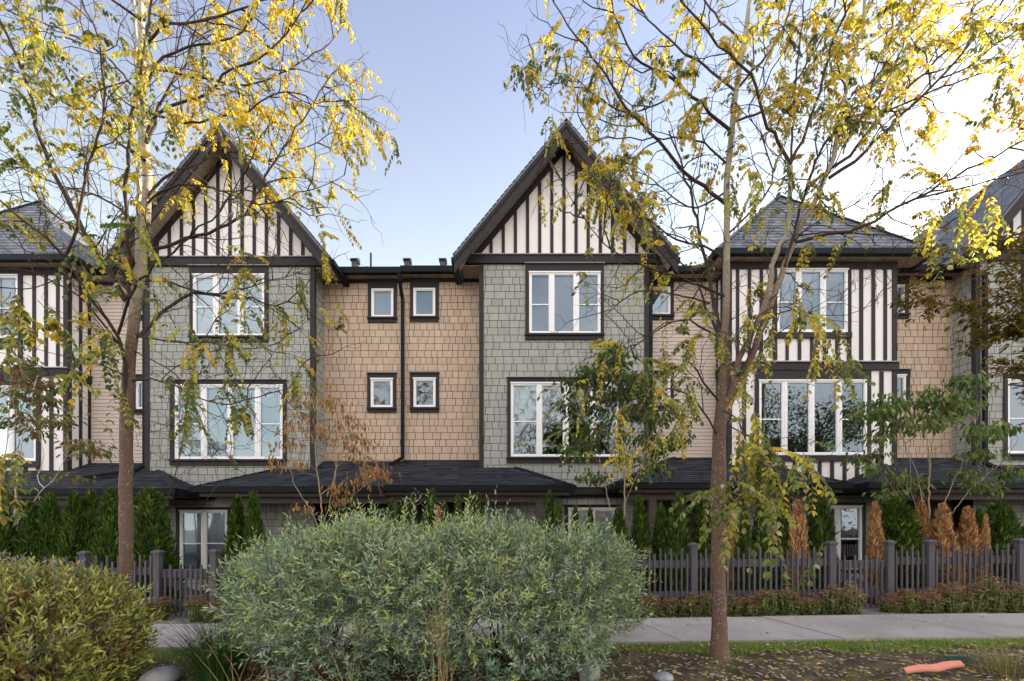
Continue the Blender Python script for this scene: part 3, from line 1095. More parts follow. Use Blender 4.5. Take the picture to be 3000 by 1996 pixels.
def resample(pts, step):
    pts = np.asarray(pts, float)
    k = len(pts)
    ext = np.vstack([2 * pts[0] - pts[1], pts, 2 * pts[-1] - pts[-2]])
    out = []
    for i in range(k - 1):
        p0, p1, p2, p3 = ext[i:i + 4]
        n = max(1, int(np.linalg.norm(p2 - p1) / step))
        t = np.linspace(0, 1, n, endpoint=False)[:, None]
        out.append(.5 * ((2 * p1) + (-p0 + p2) * t + (2 * p0 - 5 * p1 + 4 * p2 - p3) * t ** 2 + (-p0 + 3 * p1 - 3 * p2 + p3) * t ** 3))
    out.append(pts[-1:])
    return np.vstack(out)


def zigzag(p, d, L, n, kink=.35, grav=0.):
    pts = [np.array(p, float)]
    d = nrm(d)
    for i in range(n):
        d = nrm(d + rng.normal(size=3) * kink + np.array([0, 0, -grav]))
        pts.append(pts[-1] + d * L / n * (.7 + .6 * rng.random()))
    return np.array(pts)


YEL = [(.80, .58, .05), (.74, .58, .07), (.64, .42, .03), (.56, .54, .08)]
GRN = [(.14, .18, .05), (.22, .26, .07), (.38, .37, .08), (.11, .15, .05)]
TAN = [(.46, .38, .24), (.42, .28, .12), (.5, .45, .33)]


def compound_leaf(mb, stems, p, d, yel, size=1.0):
    """one drooping pinnate leaf: thin rachis and paired oval leaflets"""
    n = int(rng.integers(6, 11))
    L = (.15 + .10 * rng.random()) * size
    d = nrm(np.asarray(d) + np.array([0, 0, -.25]))
    k = n + 1
    t = np.linspace(0, 1, k)
    droop = .35 + .5 * rng.random()
    c = p + d * (t * L)[:, None] + np.array([0, 0, -1]) * (droop * L * t ** 1.8)[:, None]
    stems.tube(c[::2] if k > 5 else c, np.linspace(.0016, .0009, len(c[::2] if k > 5 else c)), 3)
    tan_ = nrm(np.gradient(c, axis=0))
    sd = nrm(np.cross(tan_, np.array([0, 0, 1.]) + rng.normal(size=3) * .15))
    keep = slice(1, None)
    B = np.vstack([c[keep], c[keep], c[-1:]])
    S = np.vstack([sd[keep], -sd[keep], tan_[-1:] * 1.2])
    m = len(B)
    ax = S * .75 + np.array([0, 0, -.55]) + rng.normal(size=(m, 3)) * .15 + np.vstack([tan_[keep], tan_[keep], tan_[-1:]]) * .25
    nr = np.array([0, 0, 1.]) + np.vstack([-sd[keep], sd[keep], sd[-1:]]) * .1 + rng.normal(size=(m, 3)) * .35
    Lf = (.046 + .018 * rng.random()) * size * (1 - .15 * rng.random(m))
    if rng.random() < yel:
        col = pick(YEL, m, jit=.12)
    else:
        base = GRN if rng.random() < .7 else [GRN[2], YEL[3]]
        col = pick(base[:] if rng.random() < .5 else [base[int(rng.integers(len(base)))]], m, jit=.12)
    tn = rng.random(m) < .09
    col[tn] = pick(TAN, int(tn.sum()))
    drop = rng.random(m) > .08
    mb.leaves(B[drop], ax[drop], nr[drop], Lf[drop], Lf[drop] * (.50 + .1 * rng.random()), col[drop], .12, .1)


def locust(name, label, loc, trunk, rt, limbs, hang, seed, dens, tint):
    global rng
    rng = np.random.default_rng(seed)
    T = Thing(name, loc, label, 'tree', 'young street trees in the verge')
    tk, br, lf, st = MB(), MB(), MB(), MB()
    pts = resample(trunk, .12)
    pts[1:-1] += rng.normal(size=(len(pts) - 2, 3)) * .003
    s = np.linspace(0, 1, len(pts))
    rad = np.interp(s, np.linspace(0, 1, len(rt)), rt) * (1 + .04 * np.sin(s * 37) + rng.normal(size=len(s)) * .012)
    rad[:3] *= np.array([1.45, 1.15, 1.03])
    tk.tube(pts, rad, 14)

    def twiggy(path, r0, r1, level, leafp):
        Ls = np.linalg.norm(np.diff(path, axis=0), axis=1)
        cum = np.concatenate([[0], np.cumsum(Ls)])
        tot = cum[-1]
        pos = .12 if level else .25 + .2 * rng.random()
        while pos < tot:
            i = min(int(np.searchsorted(cum, pos)), len(path) - 1)
            p = path[i]
            tdir = nrm(path[i] - path[max(i - 1, 0)])
            ax = rdir(1)[0]
            side = nrm(np.cross(tdir, ax))
            fr = pos / tot
            if level == 0:
                L = (.45 + .75 * rng.random()) * (1.15 - .45 * fr)
                d = tdir * .75 + side * (.6 + .4 * rng.random()) + np.array([0, 0, .12])
                z = zigzag(p, d, L, 8, .26, .02)
                rr = min(r0 * .5, .0085) * (.6 + .5 * rng.random())
                br.tube(z, np.linspace(rr, .0016, len(z)), 4)
                twiggy(z, rr, .0016, 1, leafp)
                pos += (.15 + .14 * rng.random()) / dens[0]
            else:
                L = .16 + .30 * rng.random()
                d = tdir * .6 + side * (.7 + .4 * rng.random())
                z = zigzag(p, d, L, 5, .36, .0)
                br.tube(z, np.linspace(.0030, .0011, len(z)), 3)
                if rng.random() < leafp * dens[1]:
                    for q in rng.integers(1, len(z), size=int(rng.integers(2, 7))):
                        hgt = z[q][2]
                        yel = np.clip((hgt - 3.4) / 2.8, .05, .74) * tint(z[q])  # yellow by height and side: autumn colour, plus the sunlit crown painted in
                        dd = nrm(z[q] - z[q - 1]) * .6 + rng.normal(size=3) * .5
                        compound_leaf(lf, st, z[q], dd, yel)
                pos += .10 + .12 * rng.random()

    for (path, y0, y1, r0, r1, lp) in limbs:
        n = len(path)
        w = np.array([P(x, y, y0 + (y1 - y0) * (i / (n - 1)) ** .9) for i, (x, y) in enumerate(path)])
        z = resample(w, .11)
        z[2:] += rng.normal(size=(len(z) - 2, 3)) * min(.010, r0 * .5)
        rr = np.linspace(r0, r1, len(z)) * (.80 if r0 < .04 else .86)
        (tk if r0 > .037 else br).tube(z, rr, 9 if r0 > .02 else 6)
        twiggy(z, r0, r1, 0, lp)
    for (sx, sy, Y, L, k, sz, yel) in hang:
        p = P(sx, sy, Y)
        for j in range(max(1, round(k * .6))):
            z = zigzag(p + rng.normal(size=3) * .10, np.array([rng.normal() * .5, rng.normal() * .5, -.9]), L * (.6 + .5 * rng.random()), 6, .25, .25)
            br.tube(z, np.linspace(.003, .001, len(z)), 3)
            for q in range(1, len(z)):
                for _ in range(1):
                    compound_leaf(lf, st, z[q], nrm(z[q] - z[q - 1]) * .5 + rng.normal(size=3) * .5, yel, sz)
    T.part('trunk', tk, MT['bark'], smooth=True)
    T.part('branches', br, MT['twig'], smooth=True)
    T.part('foliage', lf, MT['leafy'])
    T.part('leaf_stalks', st, MT['stem'])
    return T


YT = 5.37
g_ = lambda x: float(ground(x))
xl = (372 - CX) * YT / F
trunkL = [(xl - .005, YT, g_(xl) - .05), P(370, 1640, YT), P(369, 1400, YT), P(371, 1240, YT), P(378, 1080, YT), P(389, 970, YT), P(404, 850, YT), P(418, 740, YT), P(428, 640, YT), P(431, 530, YT + .05), P(424, 402, YT + .1), P(416, 178, YT + .1), P(413, 0, YT + .1), P(410, -160, YT + .1)]
limbsL = [
    ([(398, 930), (402, 800), (405, 640), (406, 536), (409, 402), (404, 250), (398, 120), (392, -60)], YT, 5.75, .038, .016, .5),
    ([(366, 880), (303, 762), (254, 700), (210, 603), (147, 491), (116, 411), (100, 321), (49, 160), (0, 60), (-60, -40)], YT, 4.7, .036, .012, .55),
    ([(374, 1240), (361, 1061), (344, 989), (308, 936), (268, 873), (210, 784), (192, 753), (134, 695), (67, 650), (0, 585), (-70, 520)], YT, 4.5, .032, .008, .5),
    ([(192, 753), (215, 700), (232, 625), (250, 527), (277, 437), (304, 357), (308, 268), (304, 200), (286, 112), (236, 0), (200, -90)], 4.85, 4.4, .018, .007, .5),
    ([(344, 985), (366, 918), (388, 842), (429, 802), (482, 757), (554, 695), (620, 640), (690, 560), (720, 470)], 5.25, 4.4, .020, .005, .35),
    ([(372, 650), (370, 560), (375, 446), (384, 357), (402, 268), (424, 147), (442, 0), (455, -80)], 5.15, 4.9, .024, .012, .5),
    ([(380, 900), (376, 780), (372, 650)], YT, 5.15, .026, .022, .0),
    ([(378, 1116), (469, 1114), (553, 1154), (634, 1183), (696, 1177), (780, 1155), (848, 1132), (880, 1080)], YT, 4.75, .014, .004, .2),
    ([(395, 1030), (482, 1074), (536, 1119), (580, 1210), (612, 1300), (630, 1370), (640, 1420)], YT, 4.9, .010, .003, .12),
    ([(408, 985), (446, 949), (491, 904), (536, 873), (603, 862), (670, 869), (737, 873), (804, 895), (870, 864), (920, 800)], YT, 6.0, .026, .005, .30),
    ([(412, 824), (491, 824), (536, 842), (603, 858), (690, 850), (800, 820), (900, 790)], YT, 5.9, .016, .004, .25),
    ([(424, 735), (491, 721), (580, 690), (670, 659), (740, 600), (795, 487), (870, 379), (946, 250), (1000, 190)], YT, 5.4, .024, .006, .55),
    ([(400, 985), (513, 1003), (625, 1007), (714, 1020), (804, 1011), (848, 980), (905, 940)], YT, 4.7, .013, .003, .40),
    ([(430, 420), (482, 277), (513, 232), (540, 200), (560, 130), (600, 20)], YT, 5.9, .022, .010, .6),
    ([(428, 420), (446, 351), (536, 300), (603, 277), (656, 223), (714, 192), (780, 150), (860, 70), (900, 0)], YT, 5.0, .022, .007, .75),
    ([(420, 260), (480, 170), (553, 134), (647, 125), (714, 89), (759, 0), (800, -60)], YT, 5.3, .020, .008, .8),
    ([(431, 580), (475, 525), (522, 504), (580, 482), (670, 446), (780, 470), (860, 440), (960, 400), (1050, 350)], YT, 5.6, .020, .004, .6),
    ([(431, 600), (470, 560), (560, 540), (650, 560), (760, 600), (900, 560), (1010, 520)], YT, 4.9, .016, .004, .5),
    ([(424, 470), (350, 420), (270, 330), (180, 300), (90, 230), (0, 200), (-60, 190)], YT, 5.9, .020, .007, .45),
    ([(418, 300), (360, 220), (290, 150), (210, 100), (100, 60), (20, 30)], YT, 5.9, .018, .007, .55),
    ([(424, 690), (330, 600), (230, 560), (120, 520), (0, 440)], YT, 6.0, .018, .005, .3),
    ([(400, 880), (330, 800), (240, 690), (120, 610), (0, 560)], YT, 6.2, .020, .006, .25),
    ([(372, 1100), (330, 1085), (275, 1065), (190, 1080), (100, 1110), (0, 1130)], YT, 4.2, .012, .004, .3),
    ([(350, 1010), (270, 910), (200, 850), (100, 800), (0, 780)], 5.2, 4.4, .014, .005, .3),
    ([(416, 140), (500, 70), (600, 60), (700, 30), (820, -10), (960, -40)], YT, 5.2, .02, .007, .85),
    ([(430, 330), (560, 360), (700, 330), (840, 270), (950, 300), (1060, 290)], YT, 5.1, .018, .004, .7),
    ([(420, 200), (560, 220), (720, 250), (850, 200), (960, 130), (1010, 60)], YT, 5.9, .018, .005, .8),
    ([(414, 60), (330, 0), (250, -60)], YT, 5.0, .018, .01, .6),
    ([(470, 1510), (500, 1440), (527, 1330), (548, 1230), (565, 1160), (590, 1080)], 5.0, 4.75, .007, .004, .02),
]
hangL = [(30, 820, 3.6, .34, 3, 1.15, .15), (90, 860, 3.6, .30, 2, 1.1, .15), (220, 1010, 4.0, .28, 3, 1.0, .12), (350, 1000, 4.2, .3, 3, 1.0, .12), (330, 690, 4.0, .3, 3, 1.05, .2), (560, 930, 4.4, .34, 3, .95, .2), (640, 960, 4.4, .35, 3, .95, .2), (700, 900, 4.6, .3, 2, .9, .2), (520, 1110, 4.6, .25, 3, .95, .12), (570, 1130, 4.6, .26, 3, .95, .12), (40, 1260, 3.4, .34, 4, 1.15, .15), (10, 1400, 3.4, .15, 2, 1.1, .1), (130, 90, 4.0, .3, 3, 1.0, .1), (400, 130, 4.3, .3, 3, 1.0, .3), (60, 300, 3.9, .3, 3, 1., .2), (840, 1090, 4.7, .2, 2, .9, .3), (500, 330, 4.4, .3, 3, .9, .25), (720, 760, 4.9, .3, 2, .9, .3), (940, 690, 4.9, .3, 2, .85, .6), (860, 800, 5.0, .3, 2, .85, .3)]
locust('street_tree', 'young yellowing locust tree at the left with a speckled brown trunk rising behind the bush', (xl, YT, g_(xl)), trunkL, [0.0784, 0.068, 0.0664, 0.0656, 0.0656, 0.064, 0.0592, 0.0544, 0.0496, 0.0448, 0.04, 0.0336, 0.0272, 0.0208], limbsL, hangL, 21, (1.15, .33), lambda p: float(np.clip(.86 + (p[0] + 3.8) * .26, .30, 1)))  # fewer yellow leaves to the left, painting in the crown's shaded side

xr = (2109 - CX) * YT / F
trunkR = [(xr, YT, g_(xr) - .05), P(2106, 1700, YT), P(2104, 1500, YT), P(2104, 1400, YT), P(2108, 1280, YT), P(2116, 1190, YT), P(2120, 1052, YT), P(2127, 873, YT), P(2129, 739, YT), P(2129, 640, YT), P(2129, 536, YT), P(2147, 357, YT), P(2156, 268, YT), P(2179, 134, YT), P(2196, 0, YT), P(2215, -150, YT)]
limbsR = [
    ([(2122, 1230), (2145, 1160), (2179, 1096), (2214, 1007), (2268, 873), (2313, 739), (2357, 647), (2393, 571), (2429, 491), (2455, 402), (2469, 312), (2491, 201), (2527, 67), (2545, -80)], YT, 5.2, .048, .016, .5),
    ([(2118, 1220), (2138, 1150), (2170, 1052), (2223, 927), (2254, 842), (2286, 717), (2308, 690), (2313, 625), (2317, 482)], YT, 5.05, .044, .024, .25),
    ([(2317, 482), (2250, 366), (2223, 290), (2201, 219), (2134, 161), (2076, 98), (2000, 9), (1950, -60)], 5.05, 4.6, .022, .009, .65),
    ([(2317, 482), (2325, 330), (2335, 200), (2350, 60), (2360, -60)], 5.05, 5.5, .015, .008, .7),
    ([(2317, 478), (2371, 348), (2402, 268), (2420, 179), (2455, 89), (2496, 0), (2520, -70)], 5.05, 4.8, .020, .010, .7),
    ([(2438, 491), (2491, 451), (2580, 335), (2670, 250), (2804, 112), (2862, 0), (2890, -80)], 5.25, 5.4, .022, .010, .55),
    ([(2429, 522), (2536, 446), (2638, 339), (2759, 232), (2848, 116), (2938, 0), (2980, -70)], 5.25, 4.7, .024, .010, .5),
    ([(2580, 335), (2700, 280), (2759, 259), (2893, 205), (3000, 156), (3080, 120)], 5.3, 5.0, .013, .006, .45),
    ([(2330, 710), (2420, 690), (2491, 679), (2603, 625), (2759, 540), (2870, 482), (3000, 415), (3080, 370)], 5.15, 4.6, .021, .008, .22),
    ([(2674, 585), (2804, 554), (2900, 530), (3000, 504), (3070, 480)], 4.85, 4.7, .012, .005, .25),
    ([(2340, 690), (2440, 680), (2560, 690), (2660, 690), (2740, 660), (2790, 620)], 5.2, 5.6, .011, .003, .15),
    ([(2116, 1080), (2107, 998), (2067, 900), (2053, 842), (2027, 793), (2000, 775), (1950, 740)], YT, 6.0, .026, .010, .2),
    ([(2118, 1000), (2105, 953), (2087, 851), (2067, 762), (2045, 672), (2020, 560), (1990, 470), (1960, 380)], YT, 5.7, .030, .010, .45),
    ([(2080, 890), (2000, 868), (1875, 851), (1795, 904), (1759, 940)], 5.45, 5.2, .012, .004, .25),
    ([(2100, 985), (2000, 936), (1893, 989), (1826, 1043), (1759, 1078), (1732, 1096)], YT, 4.9, .014, .004, .3),
    ([(2129, 600), (2060, 545), (2000, 500), (1929, 415), (1879, 366), (1812, 286), (1759, 201), (1714, 143), (1665, 80), (1625, 9), (1600, -40)], YT, 5.0, .026, .007, .6),
    ([(2147, 390), (2080, 330), (2000, 259), (1938, 210), (1857, 165), (1817, 89), (1795, 0), (1780, -50)], YT, 4.9, .024, .008, .65),
    ([(2129, 480), (2060, 420), (2000, 404), (1915, 406), (1812, 406), (1732, 411), (1660, 430)], YT, 4.7, .014, .004, .55),
    ([(2127, 870), (2000, 817), (1866, 771), (1790, 729), (1741, 677), (1683, 600), (1652, 536)], YT, 4.5, .016, .004, .5),
    ([(2129, 760), (2060, 720), (1980, 700), (1900, 640), (1830, 560), (1780, 520), (1700, 500)], YT, 5.6, .016, .004, .5),
    ([(2000, 270), (1930, 300), (1850, 330), (1790, 310), (1700, 240), (1610, 200), (1560, 170)], 5.15, 4.9, .013, .003, .35),
    ([(1879, 366), (1800, 370), (1720, 330), (1640, 330), (1570, 290)], 5.1, 4.9, .009, .002, .3),
    ([(2118, 1190), (2060, 1120), (2020, 1060), (1960, 1100), (1880, 1190)], YT, 5.0, .016, .004, .3),
    ([(2108, 1290), (2075, 1230), (2020, 1160), (1960, 1140), (1880, 1160), (1800, 1200)], YT, 4.8, .014, .004, .35),
    ([(2185, 1080), (2225, 920), (2300, 900), (2400, 925), (2480, 920), (2560, 890), (2600, 850)], 5.2, 4.8, .010, .003, .12),
    ([(2118, 1240), (2180, 1270), (2240, 1310), (2300, 1370), (2350, 1390)], YT, 4.4, .010, .003, .5),
    ([(2110, 1200), (2160, 1230), (2200, 1330), (2230, 1420), (2240, 1480)], YT, 4.3, .010, .003, .5),
    ([(2455, 402), (2540, 330), (2600, 240), (2650, 120), (2690, 0), (2710, -60)], 5.2, 5.7, .018, .008, .7),
    ([(2393, 571), (2440, 620), (2500, 600), (2560, 560), (2640, 560)], 5.2, 5.5, .010, .003, .3),
    ([(2160, 260), (2230, 180), (2290, 100), (2320, 0), (2340, -60)], YT, 5.8, .02, .01, .8),
    ([(2180, 130), (2110, 60), (2050, -20), (2010, -80)], YT, 5.8, .018, .009, .8),
    ([(2147, 357), (2230, 330), (2310, 260), (2400, 130), (2440, 20), (2460, -50)], YT, 5.9, .018, .008, .75),
    ([(2156, 268), (2060, 190), (1980, 130), (1900, 60), (1850, -30)], YT, 5.7, .018, .008, .7),
    ([(2129, 560), (2040, 610), (1950, 560), (1880, 500), (1830, 460)], YT, 6.0, .014, .004, .6),
    ([(2300, 780), (2360, 560), (2410, 430), (2500, 330), (2560, 230), (2600, 100), (2630, -20)], 5.15, 5.7, .020, .009, .6),
    ([(2700, 220), (2800, 190), (2900, 100), (2960, 40), (3010, -30)], 5.35, 5.1, .012, .006, .6),
    ([(2129, 690), (2200, 620), (2260, 540), (2240, 420), (2190, 330)], YT, 4.8, .014, .005, .5),
]
hangR = [(2175, 1240, 4.2, .36, 3, 1.25, .25), (2225, 1300, 4.1, .32, 3, 1.25, .15), (2290, 1330, 4.1, .2, 3, 1.25, .1), (2330, 1320, 4.1, .16, 2, 1.25, .1), (2190, 1400, 4.0, .22, 3, 1.35, .1), (2240, 1410, 4.0, .18, 3, 1.35, .06), (2140, 1430, 4.1, .14, 2, 1.3, .12), (2310, 900, 4.3, .40, 4, 1.0, .2), (2400, 870, 4.3, .40, 4, 1.0, .15), (2260, 1010, 4.6, .22, 2, 1.0, .15), (2390, 1040, 4.4, .22, 2, 1., .2), (2030, 1210, 4.5, .3, 3, .9, .3), (2060, 990, 4.6, .4, 3, .95, .2), (1900, 1030, 4.5, .26, 3, .85, .25), (1770, 1230, 4.6, .3, 4, .85, .35), (1860, 1260, 4.5, .3, 3, .85, .35), (1830, 1300, 4.5, .28, 3, .85, .35), (2120, 1130, 4.6, .2, 2, .9, .3), (2400, 200, 4.3, .25, 2, 1.1, .1), (2190, 400, 4.2, .4, 3, 1.05, .15), (2240, 470, 4.2, .35, 3, 1.05, .15), (2710, 570, 4.5, .3, 3, 1.0, .15), (2800, 570, 4.4, .25, 3, 1.0, .15), (1680, 440, 4.5, .25, 3, .85, .15), (1560, 370, 4.6, .2, 2, .85, .15), (1620, 170, 4.7, .12, 3, .85, .15), (2650, 130, 4.2, .2, 2, 1.1, .2), (2820, 40, 4.2, .2, 2, 1.1, .2), (2960, 160, 4.3, .25, 3, 1.0, .2)]
locust('street_tree', 'young yellowing locust tree at the right with forked pale stems and bare twigs', (xr, YT, g_(xr)), trunkR, [0.0893, 0.078, 0.0761, 0.0771, 0.0827, 0.072, 0.0474, 0.0406, 0.0379, 0.0352, 0.0338, 0.0298, 0.0284, 0.0243, 0.0203, 0.0149], limbsR, hangR, 22, (1.15, .38), lambda p: .95)


# ------------------------------------------------------------------ cedars
def cedar_mesh(seed, brown, rounded=False):
    global rng
    rng = np.random.default_rng(seed)
    m = MB()
    n = 4600
    t = rng.random(n) ** .85
    ang = rng.random(n) * 2 * math.pi
    lob = 1 + .16 * np.sin(ang * 3 + seed) * np.sin(t * 9 + seed) + .12 * np.sin(ang * 5 + t * 17)
    ex = .5 if rounded else .72
    prof = np.where(t < .25, .80 + .8 * t, 1.0) * (1 - t) ** ex
    rr = .24 * prof * lob * (.72 + .34 * rng.random(n))
    b = np.stack([np.cos(ang) * rr, np.sin(ang) * rr, t * .97 + .01], 1)
    out = np.stack([np.cos(ang), np.sin(ang), np.zeros(n)], 1)
    ax = out * (.45 - .25 * t[:, None]) + np.array([0, 0, .75]) + rng.normal(size=(n, 3)) * .30
    nr = out + rng.normal(size=(n, 3)) * .6
    if brown:
        cols = pick([(.52, .29, .12), (.42, .21, .08), (.66, .43, .23), (.24, .11, .05)], n, jit=.15)
    else:
        cols = pick([(.036, .072, .010), (.062, .115, .014), (.018, .038, .007), (.135, .195, .024)], n, p=[.32, .3, .22, .16], jit=.2)
    m.kites(b, ax, nr, (.055 + .045 * rng.random(n)), .010 + .013 * rng.random(n), cols, .5)
    k = 26
    z = np.linspace(.86, 1.0, k)
    q = np.stack([rng.normal(size=k) * .02, rng.normal(size=k) * .02, z], 1)
    m.kites(q, np.array([0, 0, 1.]) + rng.normal(size=(k, 3)) * .22, rdir(k), .07, .013, cols[:k] * 1.2, .5)
    # dark inner cone that closes the view through the crown
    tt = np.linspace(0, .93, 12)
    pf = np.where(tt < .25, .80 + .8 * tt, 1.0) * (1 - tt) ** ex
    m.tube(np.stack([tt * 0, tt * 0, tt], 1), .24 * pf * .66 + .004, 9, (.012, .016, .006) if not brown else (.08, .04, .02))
    me = m.build('cedar', MT['thick'])
    return me


CED = {}
for kind, (cnt, br_, ro) in dict(g=(4, False, False), r=(1, False, True), b=(3, True, False)).items():
    CED[kind] = [cedar_mesh(100 + i * 7 + ord(kind), br_, ro) for i in range(cnt)]
used_c = set()
YC = 9.0
cedars = [  # x, top y, half width px, kind, label
    (0, 1468, 46, 'g', 'green cedar at the far left edge behind the bush'),
    (88, 1484, 44, 'g', 'green cedar crossed by pale slanting stems at the left'),
    (149, 1462, 44, 'g', 'green cedar with a yellow-green tuft on top, right of the slanting pale stems'),
    (207, 1456, 38, 'g', 'third green cedar left of the left tree trunk, narrow pointed top'),
    (233, 1474, 32, 'g', 'short green cedar wedged in the left cedar row, midway to the trunk'),
    (275, 1453, 42, 'g', 'slim green cedar second to the left of the left tree trunk'),
    (322, 1446, 44, 'g', 'tall green cedar just left of the left tree trunk'),
    (350, 1460, 36, 'g', 'green cedar mostly hidden behind the left tree trunk'),
    (404, 1456, 34, 'g', 'slim green cedar just right of the left tree trunk'),
    (442, 1444, 58, 'g', 'broad tall green cedar next to the left blind-covered window'),
    (470, 1460, 40, 'g', 'green cedar behind the left gate post'),
    (696, 1466, 42, 'g', 'green cedar immediately right of the left ground-floor window'),
    (751, 1454, 34, 'g', 'thin pointed green cedar above the left end of the willow hedge'),
    (1139, 1476, 24, 'g', 'thin green cedar in front of the central porch post'),
    (1160, 1494, 22, 'g', 'short green cedar just right of the central porch post'),
    (1190, 1484, 24, 'g', 'small green cedar tip over the hedge, second clump from the porch post'),
    (1210, 1472, 24, 'g', 'green cedar tip over the hedge with twin points'),
    (1259, 1448, 30, 'g', 'tallest green cedar tip over the middle of the willow hedge'),
    (1281, 1497, 20, 'b', 'browned cedar tip over the willow hedge beside the tallest green one'),
    (1312, 1482, 24, 'g', 'small green cedar tip left of a taller one over the hedge'),
    (1337, 1461, 28, 'g', 'full green cedar tip over the hedge left of the porch door'),
    (1375, 1469, 20, 'g', 'narrow green cedar tip, left one of a touching pair near the porch door'),
    (1402, 1459, 24, 'g', 'narrow green cedar tip, right one of a touching pair near the porch door'),
    (1609, 1452, 28, 'g', 'green cedar by the right end post of the central porch'),
    (1634, 1482, 24, 'g', 'short green cedar between porch end post and middle ground window'),
    (1680, 1494, 24, 'g', 'small green cedar below the left pane of the middle ground window'),
    (1733, 1500, 24, 'g', 'small green cedar below the orange reflection in the middle ground window'),
    (1812, 1500, 38, 'g', 'dark green cedar at the foot of the green dogwood stems'),
    (1879, 1467, 38, 'g', 'conical green cedar right of the green dogwood stems'),
    (1936, 1488, 30, 'g', 'smaller green cedar between two taller cones left of the right tree'),
    (1983, 1460, 40, 'g', 'tall conical green cedar left of the tall fence post near the right tree'),
    (2058, 1476, 34, 'g', 'green cedar just left of the right tree trunk'),
    (2142, 1508, 22, 'b', 'browned cedar just right of the right tree trunk'),
    (2182, 1500, 26, 'g', 'green cedar half hidden by hanging leaves right of the right trunk'),
    (2224, 1488, 32, 'g', 'green cedar behind the hanging locust leaves'),
    (2279, 1463, 38, 'g', 'tall green cedar left of the slim rust-brown cedar'),
    (2340, 1478, 32, 'b', 'slim rust-brown dead cedar between two green cedars'),
    (2395, 1454, 48, 'r', 'big bushy green cedar left of the dark ground-floor window'),
    (2418, 1600, 34, 'g', 'low green cedar bulging out through the fence by the right gate'),
    (2570, 1483, 30, 'b', 'pinkish-brown dead cedar right of the dark ground-floor window'),
    (2635, 1472, 60, 'r', 'broad round-topped green cedar behind the right gate post'),
    (2700, 1480, 36, 'b', 'orange-brown dead cedar right of the round-topped green cedar'),
    (2761, 1488, 42, 'b', 'broad orange-brown dead cedar at the foot of the right dogwood'),
    (2836, 1497, 40, 'b', 'rust-brown dead cedar beside a thin green one at the right'),
    (2862, 1503, 28, 'g', 'thin green cedar between two browned cedars at the right'),
    (2884, 1518, 14, 'b', 'small pale-brown cedar against the last full green cone'),
    (2925, 1482, 50, 'r', 'last full green cedar before the right edge'),
    (3010, 1546, 40, 'g', 'green cedar cut off by the right edge of the picture'),
]
rng = np.random.default_rng(5)
for i, (sx, ty, hwp, kind, lab) in enumerate(cedars):
    yy = YC + (i % 3) * .12 - .1
    if sx == 2418:
        yy = 8.52
    x = (sx - CX) * yy / F
    z0 = g_(x) - .03
    top = CH + (HY - ty) * yy / F
    H = top - z0
    wd = hwp * yy / F / .178
    pool = CED[kind]
    src = pool[i % len(pool)]
    if src.name not in used_c:
        o = src
        used_c.add(src.name)
    else:
        o = src.copy()
        COL.objects.link(o)
    o.name = 'cedar'
    o.location = (x, yy, z0)
    o.scale = (wd, wd * .8, H)
    o.rotation_euler = (rng.normal() * .015, rng.normal() * .015, rng.random() * 6.28)
    tag(o, lab, 'cedar', 'cedars planted behind the fence')
for pool in CED.values():
    for s in pool:
        if s.name not in used_c and not s.get('label'):
            bpy.data.objects.remove(s)


# ------------------------------------------------------------------ shrubs built from leafy sprigs
def sprigs(leaf, stem, base, dirs, L, nleaf, ll, lw, cols, probs, curve=.25, spread=.75, tipc=None, kite=True):
    """vectorised sprigs: each base point grows a thin curved shoot carrying leaves"""
    m = len(base)
    dirs = nrm(dirs)
    L = np.broadcast_to(L, (m,))
    k = nleaf
    t = np.linspace(.12, 1, k)[None, :, None]
    bend = nrm(rng.normal(size=(m, 3)))[:, None, :] * curve
    pts = base[:, None, :] + (dirs[:, None, :] * t + bend * t ** 2 * .5) * L[:, None, None]
    tang = nrm(dirs[:, None, :] + bend * t)
    ref = nrm(np.cross(dirs, rdir(m)))[:, None, :]
    oth = np.cross(tang, ref)
    ph = (np.arange(k) * 2.399)[None, :, None] + rng.random((m, 1, 1)) * 6.28
    rad = ref * np.cos(ph) + oth * np.sin(ph)
    ax = tang * (1 - spread * .6) + rad * spread + rng.normal(size=(m, k, 3)) * .16
    n_ = m * k
    c0 = pick(cols, m, probs, .14)
    col = np.repeat(c0, k, axis=0) * (1 + rng.normal(size=(n_, 1)) * .14)
    if tipc is not None:
        w = np.tile((np.linspace(0, 1, k) ** 3)[None, :], (m, 1)).reshape(-1, 1) * (rng.random((m, 1)).repeat(k, 0).reshape(-1, 1))
        col = col * (1 - w) + np.asarray(tipc) * w
    fn = leaf.kites if kite else leaf.leaves
    fn(pts.reshape(-1, 3), ax.reshape(-1, 3), (tang * .7 + rng.normal(size=(m, k, 3)) * .35).reshape(-1, 3), ll * (.65 + .6 * rng.random(n_)), lw * (.8 + .4 * rng.random(n_)), np.clip(col, 0, 1))
    # shoots
    e = pts[:, [0, k // 2, k - 1], :]
    s = np.cross(tang[:, 0], rdir(m)) * .0016
    for a in range(2):
        v = np.stack([e[:, a] - s, e[:, a] + s, e[:, a + 1] + s * .6, e[:, a + 1] - s * .6], 1).reshape(-1, 3)
        stem.add(v, np.arange(m)[:, None] * 4 + np.array([[0, 1, 2, 3]]))


